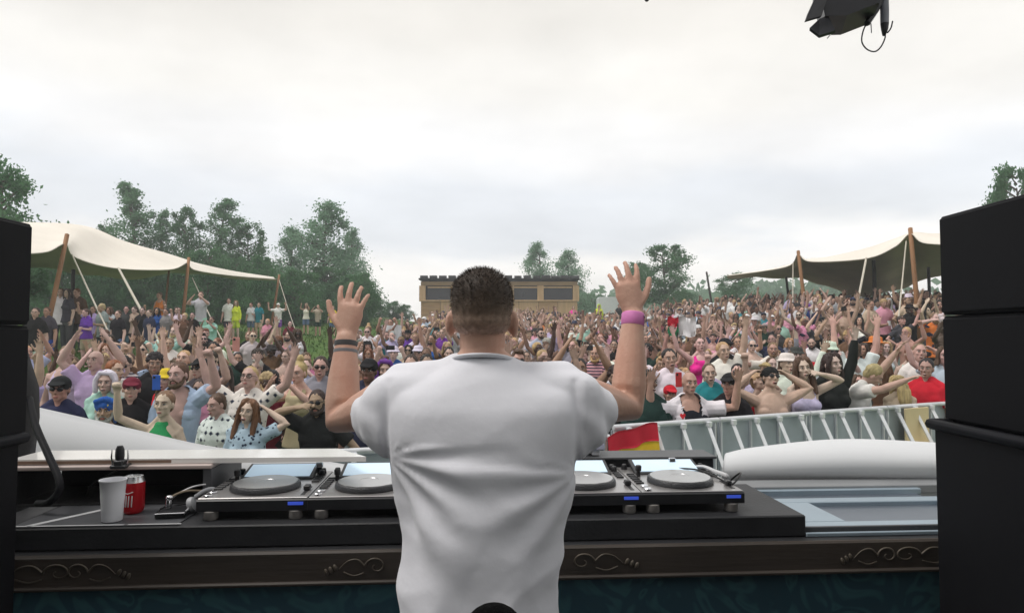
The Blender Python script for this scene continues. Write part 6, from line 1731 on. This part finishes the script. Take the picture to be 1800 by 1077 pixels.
def hand_at(t, g_, pk, side):
    P = pose(g_, pk); a = P.arms[side]
    return t.matrix_basis @ (P.lean @ (a[2] + a[3] * .085))
ncup = nph = 0
for t, g_, pk, lab in made:
    if pk in ('drink', 'lwide') and ncup < 14:
        p_ = hand_at(t, g_, pk, 1); ncup += 1
        c = thing('cup', 'pale plastic cup held by the ' + ' '.join(lab.split(',')[0].split()[:10]), 'cup', p_ - Vector((0, 0, .04)), 0, 'cups held in the crowd')
        Geo().lathe([(.030, 0), (.040, .12), (.041, .125), (.037, .122), (.029, .01)], (0, 0, 0), 12).obj('wall', cupm, c, 40)
    if pk == 'phone' and nph < 10:
        p_ = (hand_at(t, g_, pk, 0) + hand_at(t, g_, pk, 1)) / 2; nph += 1
        c = thing('phone', 'dark phone held up by the ' + ' '.join(lab.split(',')[0].split()[:10]), 'phone', p_, t.rotation_euler.z, 'phones held up in the crowd')
        Geo().box((0, 0, 0), (.15, .009, .075), ch=.003).obj('case', MT['black_plastic'], c)
        Geo().box((0, .0055, 0), (.138, .002, .066)).obj('screen', MT['display'], c)
        Geo().box((-.05, -.0055, .02), (.026, .003, .022)).obj('camera_bump', MT['glass_dark'], c)
fp = W(1188, 600, 13.0); fp.z = ground(fp.x, fp.y) + 1.35
wf = thing('waved_flag', 'small white and red flag with green corner waved above the crowd', 'flag', fp)
Geo().tube([(0, 0, 0), (.05, 0, .95)], .012, seg=6).obj('stick', MT['pole_dark'], wf, 60)
def fr_(x0, x1, z0, z1): return [[(x0 + (x1 - x0) * k / 7 + .05, .04 * math.sin(k * 1.3 + j), z0 + (z1 - z0) * j / 3 + .02 * math.sin(k)) for k in range(8)] for j in range(4)]
Geo().slab(fr_(.0, .34, .55, .93), .003).obj('cloth', mat('flag_white', (.75, .74, .76), rough=.8), wf, 180)
Geo().slab(fr_(-.20, -.002, .74, .93), .003).obj('red_part', MT['flag_red'], wf, 180)
Geo().slab(fr_(-.20, -.002, .55, .735), .003).obj('green_part', mat('flag_green', (.02, .24, .10), rough=.8), wf, 180)

# ---- everyone further back: one mass, built from the same figures made lighter
def lite(g_, pk, hair, top, bottom, ratio, hat=None):
    P = pose(g_, pk); parts = [(body_mesh(P, 1), Matrix.Identity(4), 0)]
    if top: parts.append((garment(P, top), Matrix.Identity(4), 1))
    if top != 'dress': parts.append((garment(P, bottom), Matrix.Identity(4), 2))
    if hair: parts.append((headwear(hair), P.head, 3))
    if hat: parts.append((headwear(hat), P.head, 4))
    V = []; FC = []; PT = []
    for me, M, idx in parts:
        tm_ = bpy.data.meshes.new('t'); bm_ = bmesh.new(); bm_.from_mesh(me)
        bmesh.ops.delete(bm_, geom=[v for v in bm_.verts if not v.link_faces], context='VERTS')
        bm_.to_mesh(tm_); bm_.free()
        o = bpy.data.objects.new('t', tm_); COL.objects.link(o)
        k = o.modifiers.new('d', 'DECIMATE'); k.ratio = {0: ratio, 1: ratio * 1.0, 2: ratio * .4, 3: ratio * .9, 4: ratio * .9}[idx]
        dg = bpy.context.evaluated_depsgraph_get(); r_ = bpy.data.meshes.new_from_object(o.evaluated_get(dg))
        r_.calc_loop_triangles()
        co = np.empty(len(r_.vertices) * 3); r_.vertices.foreach_get('co', co); co = co.reshape(-1, 3)
        tr_ = np.empty(len(r_.loop_triangles) * 3, dtype=np.int64); r_.loop_triangles.foreach_get('vertices', tr_); tr_ = tr_.reshape(-1, 3)
        mi = np.empty(len(r_.loop_triangles), dtype=np.int64); r_.loop_triangles.foreach_get('material_index', mi)
        A = np.array(M)
        co = co @ A[:3, :3].T + A[:3, 3]
        base = sum(len(v) for v in V)
        V.append(co); FC.append(tr_ + base); PT.append(np.where((mi > 0) & (idx == 0), 5, idx))
        bpy.data.objects.remove(o); bpy.data.meshes.remove(r_); bpy.data.meshes.remove(tm_)
    return np.concatenate(V), np.concatenate(FC), np.concatenate(PT)
combos = [('m', 'stand', 'short', 'long', None), ('f', 'stand', 'long', 'dress', None), ('f', 'hold' if 0 else 'drink', 'bob', 'long', None), ('f', 'drink', 'bun', 'tee', None), ('m', 'drink', 'crop', 'tee', None), ('m', 'stand', 'curly', 'tee', 'cap'), ('m', 'stand', 'short', 'tee', None), ('f', 'wide', 'long', 'tank', None), ('m', 'wide', 'short', 'tee', 'cap'), ('m', 'over', 'crop', 'tank', None), ('f', 'stand', 'long', 'tee', None), ('m', 'stand', 'short', None, None), ('f', 'stand', 'ponytail', 'tank', None), ('m', 'stand', 'curly', 'tee', None), ('m', 'rtall', 'short', 'tee', 'bucket_hat'), ('f', 'bent', 'bun', 'tank', None), ('m', 'clap', 'short', None, None), ('m', 'lfist', 'crop', 'tee', None), ('f', 'over', 'bob', 'tee', None), ('m', 'reach', 'short', 'tee', 'cap')]
LITE = [lite(g_, pk, hr, tp, 'shorts', .13, ht) for g_, pk, hr, tp, ht in combos]
VV, FF, CCx = [], [], []; base = 0; n_far = 0; tries = 0
skins = [SK[k] for k in ('fair', 'fair', 'pale', 'tan', 'tan', 'olive', 'brown')]; hairs = [HC[k] for k in ('dark brown', 'brown', 'black', 'blonde', 'light brown')]
while n_far < 1080 and tries < 90000:
    tries += 1
    y = 17.5 + 31 * rc.random() ** 1.15; x = rc.uniform(-.74, .74) * y
    if not crowd_ok(x, y) or near(x, y, .48 + .007 * y): continue
    px = 900 + x / y * F
    if 745 < px < 1010 and y > 46.5: continue
    if 955 < px < 1110 and y > 37: continue
    if x < -4.2 and y > 20: continue
    if x > 6 and y > 24 and rc.random() < .25: continue
    reg(x, y); n_far += 1
    v, f, p = LITE[rc.randrange(len(LITE))]
    sc_ = rc.uniform(.9, 1.06); a = rc.gauss(0, .3) - math.atan2(x, y) * .5
    c, s_ = math.cos(a), math.sin(a)
    q_ = v * sc_; q_ = np.stack([q_[:, 0] * c - q_[:, 1] * s_ + x, q_[:, 0] * s_ + q_[:, 1] * c + y, q_[:, 2] + ground(x, y)], 1)
    VV.append(q_); FF.append(f + base); base += len(v)
    pal = np.array([rc.choice(skins), CC[rc.choice(tops_c)], CC[rc.choice(['denim', 'charcoal', 'black', 'beige'])], rc.choice(hairs), CC[rc.choice(['white', 'black', 'navy'])], (.12, .06, .05)])
    CCx.append(pal[p] * rc.uniform(.88, 1.12))
VV = np.concatenate(VV); FF = np.concatenate(FF); CCx = np.clip(np.concatenate(CCx), .005, .9)
me = bpy.data.meshes.new('crowd')
me.vertices.add(len(VV)); me.vertices.foreach_set('co', VV.ravel())
me.loops.add(len(FF) * 3); me.loops.foreach_set('vertex_index', FF.ravel().astype(np.int32))
me.polygons.add(len(FF)); me.polygons.foreach_set('loop_start', np.arange(0, len(FF) * 3, 3, dtype=np.int32))
me.update(calc_edges=True)
at = me.color_attributes.new('col', 'FLOAT_COLOR', 'CORNER')
at.data.foreach_set('color', np.repeat(np.concatenate([CCx, np.ones((len(CCx), 1))], 1), 3, axis=0).ravel().astype(np.float32))
m = bpy.data.materials.new('crowd_cloth'); m.use_nodes = True; b_ = m.node_tree.nodes['Principled BSDF']; b_.inputs['Roughness'].default_value = .75
a_ = m.node_tree.nodes.new('ShaderNodeVertexColor'); a_.layer_name = 'col'; m.node_tree.links.new(a_.outputs['Color'], b_.inputs['Base Color'])
me.materials.append(m); me.shade_smooth()
tag(link('crowd', me), label='mass of people dancing further back as far as the cabin', cat='crowd', kind='stuff')
print('far people', n_far, 'tris', len(FF), 'tries', tries)
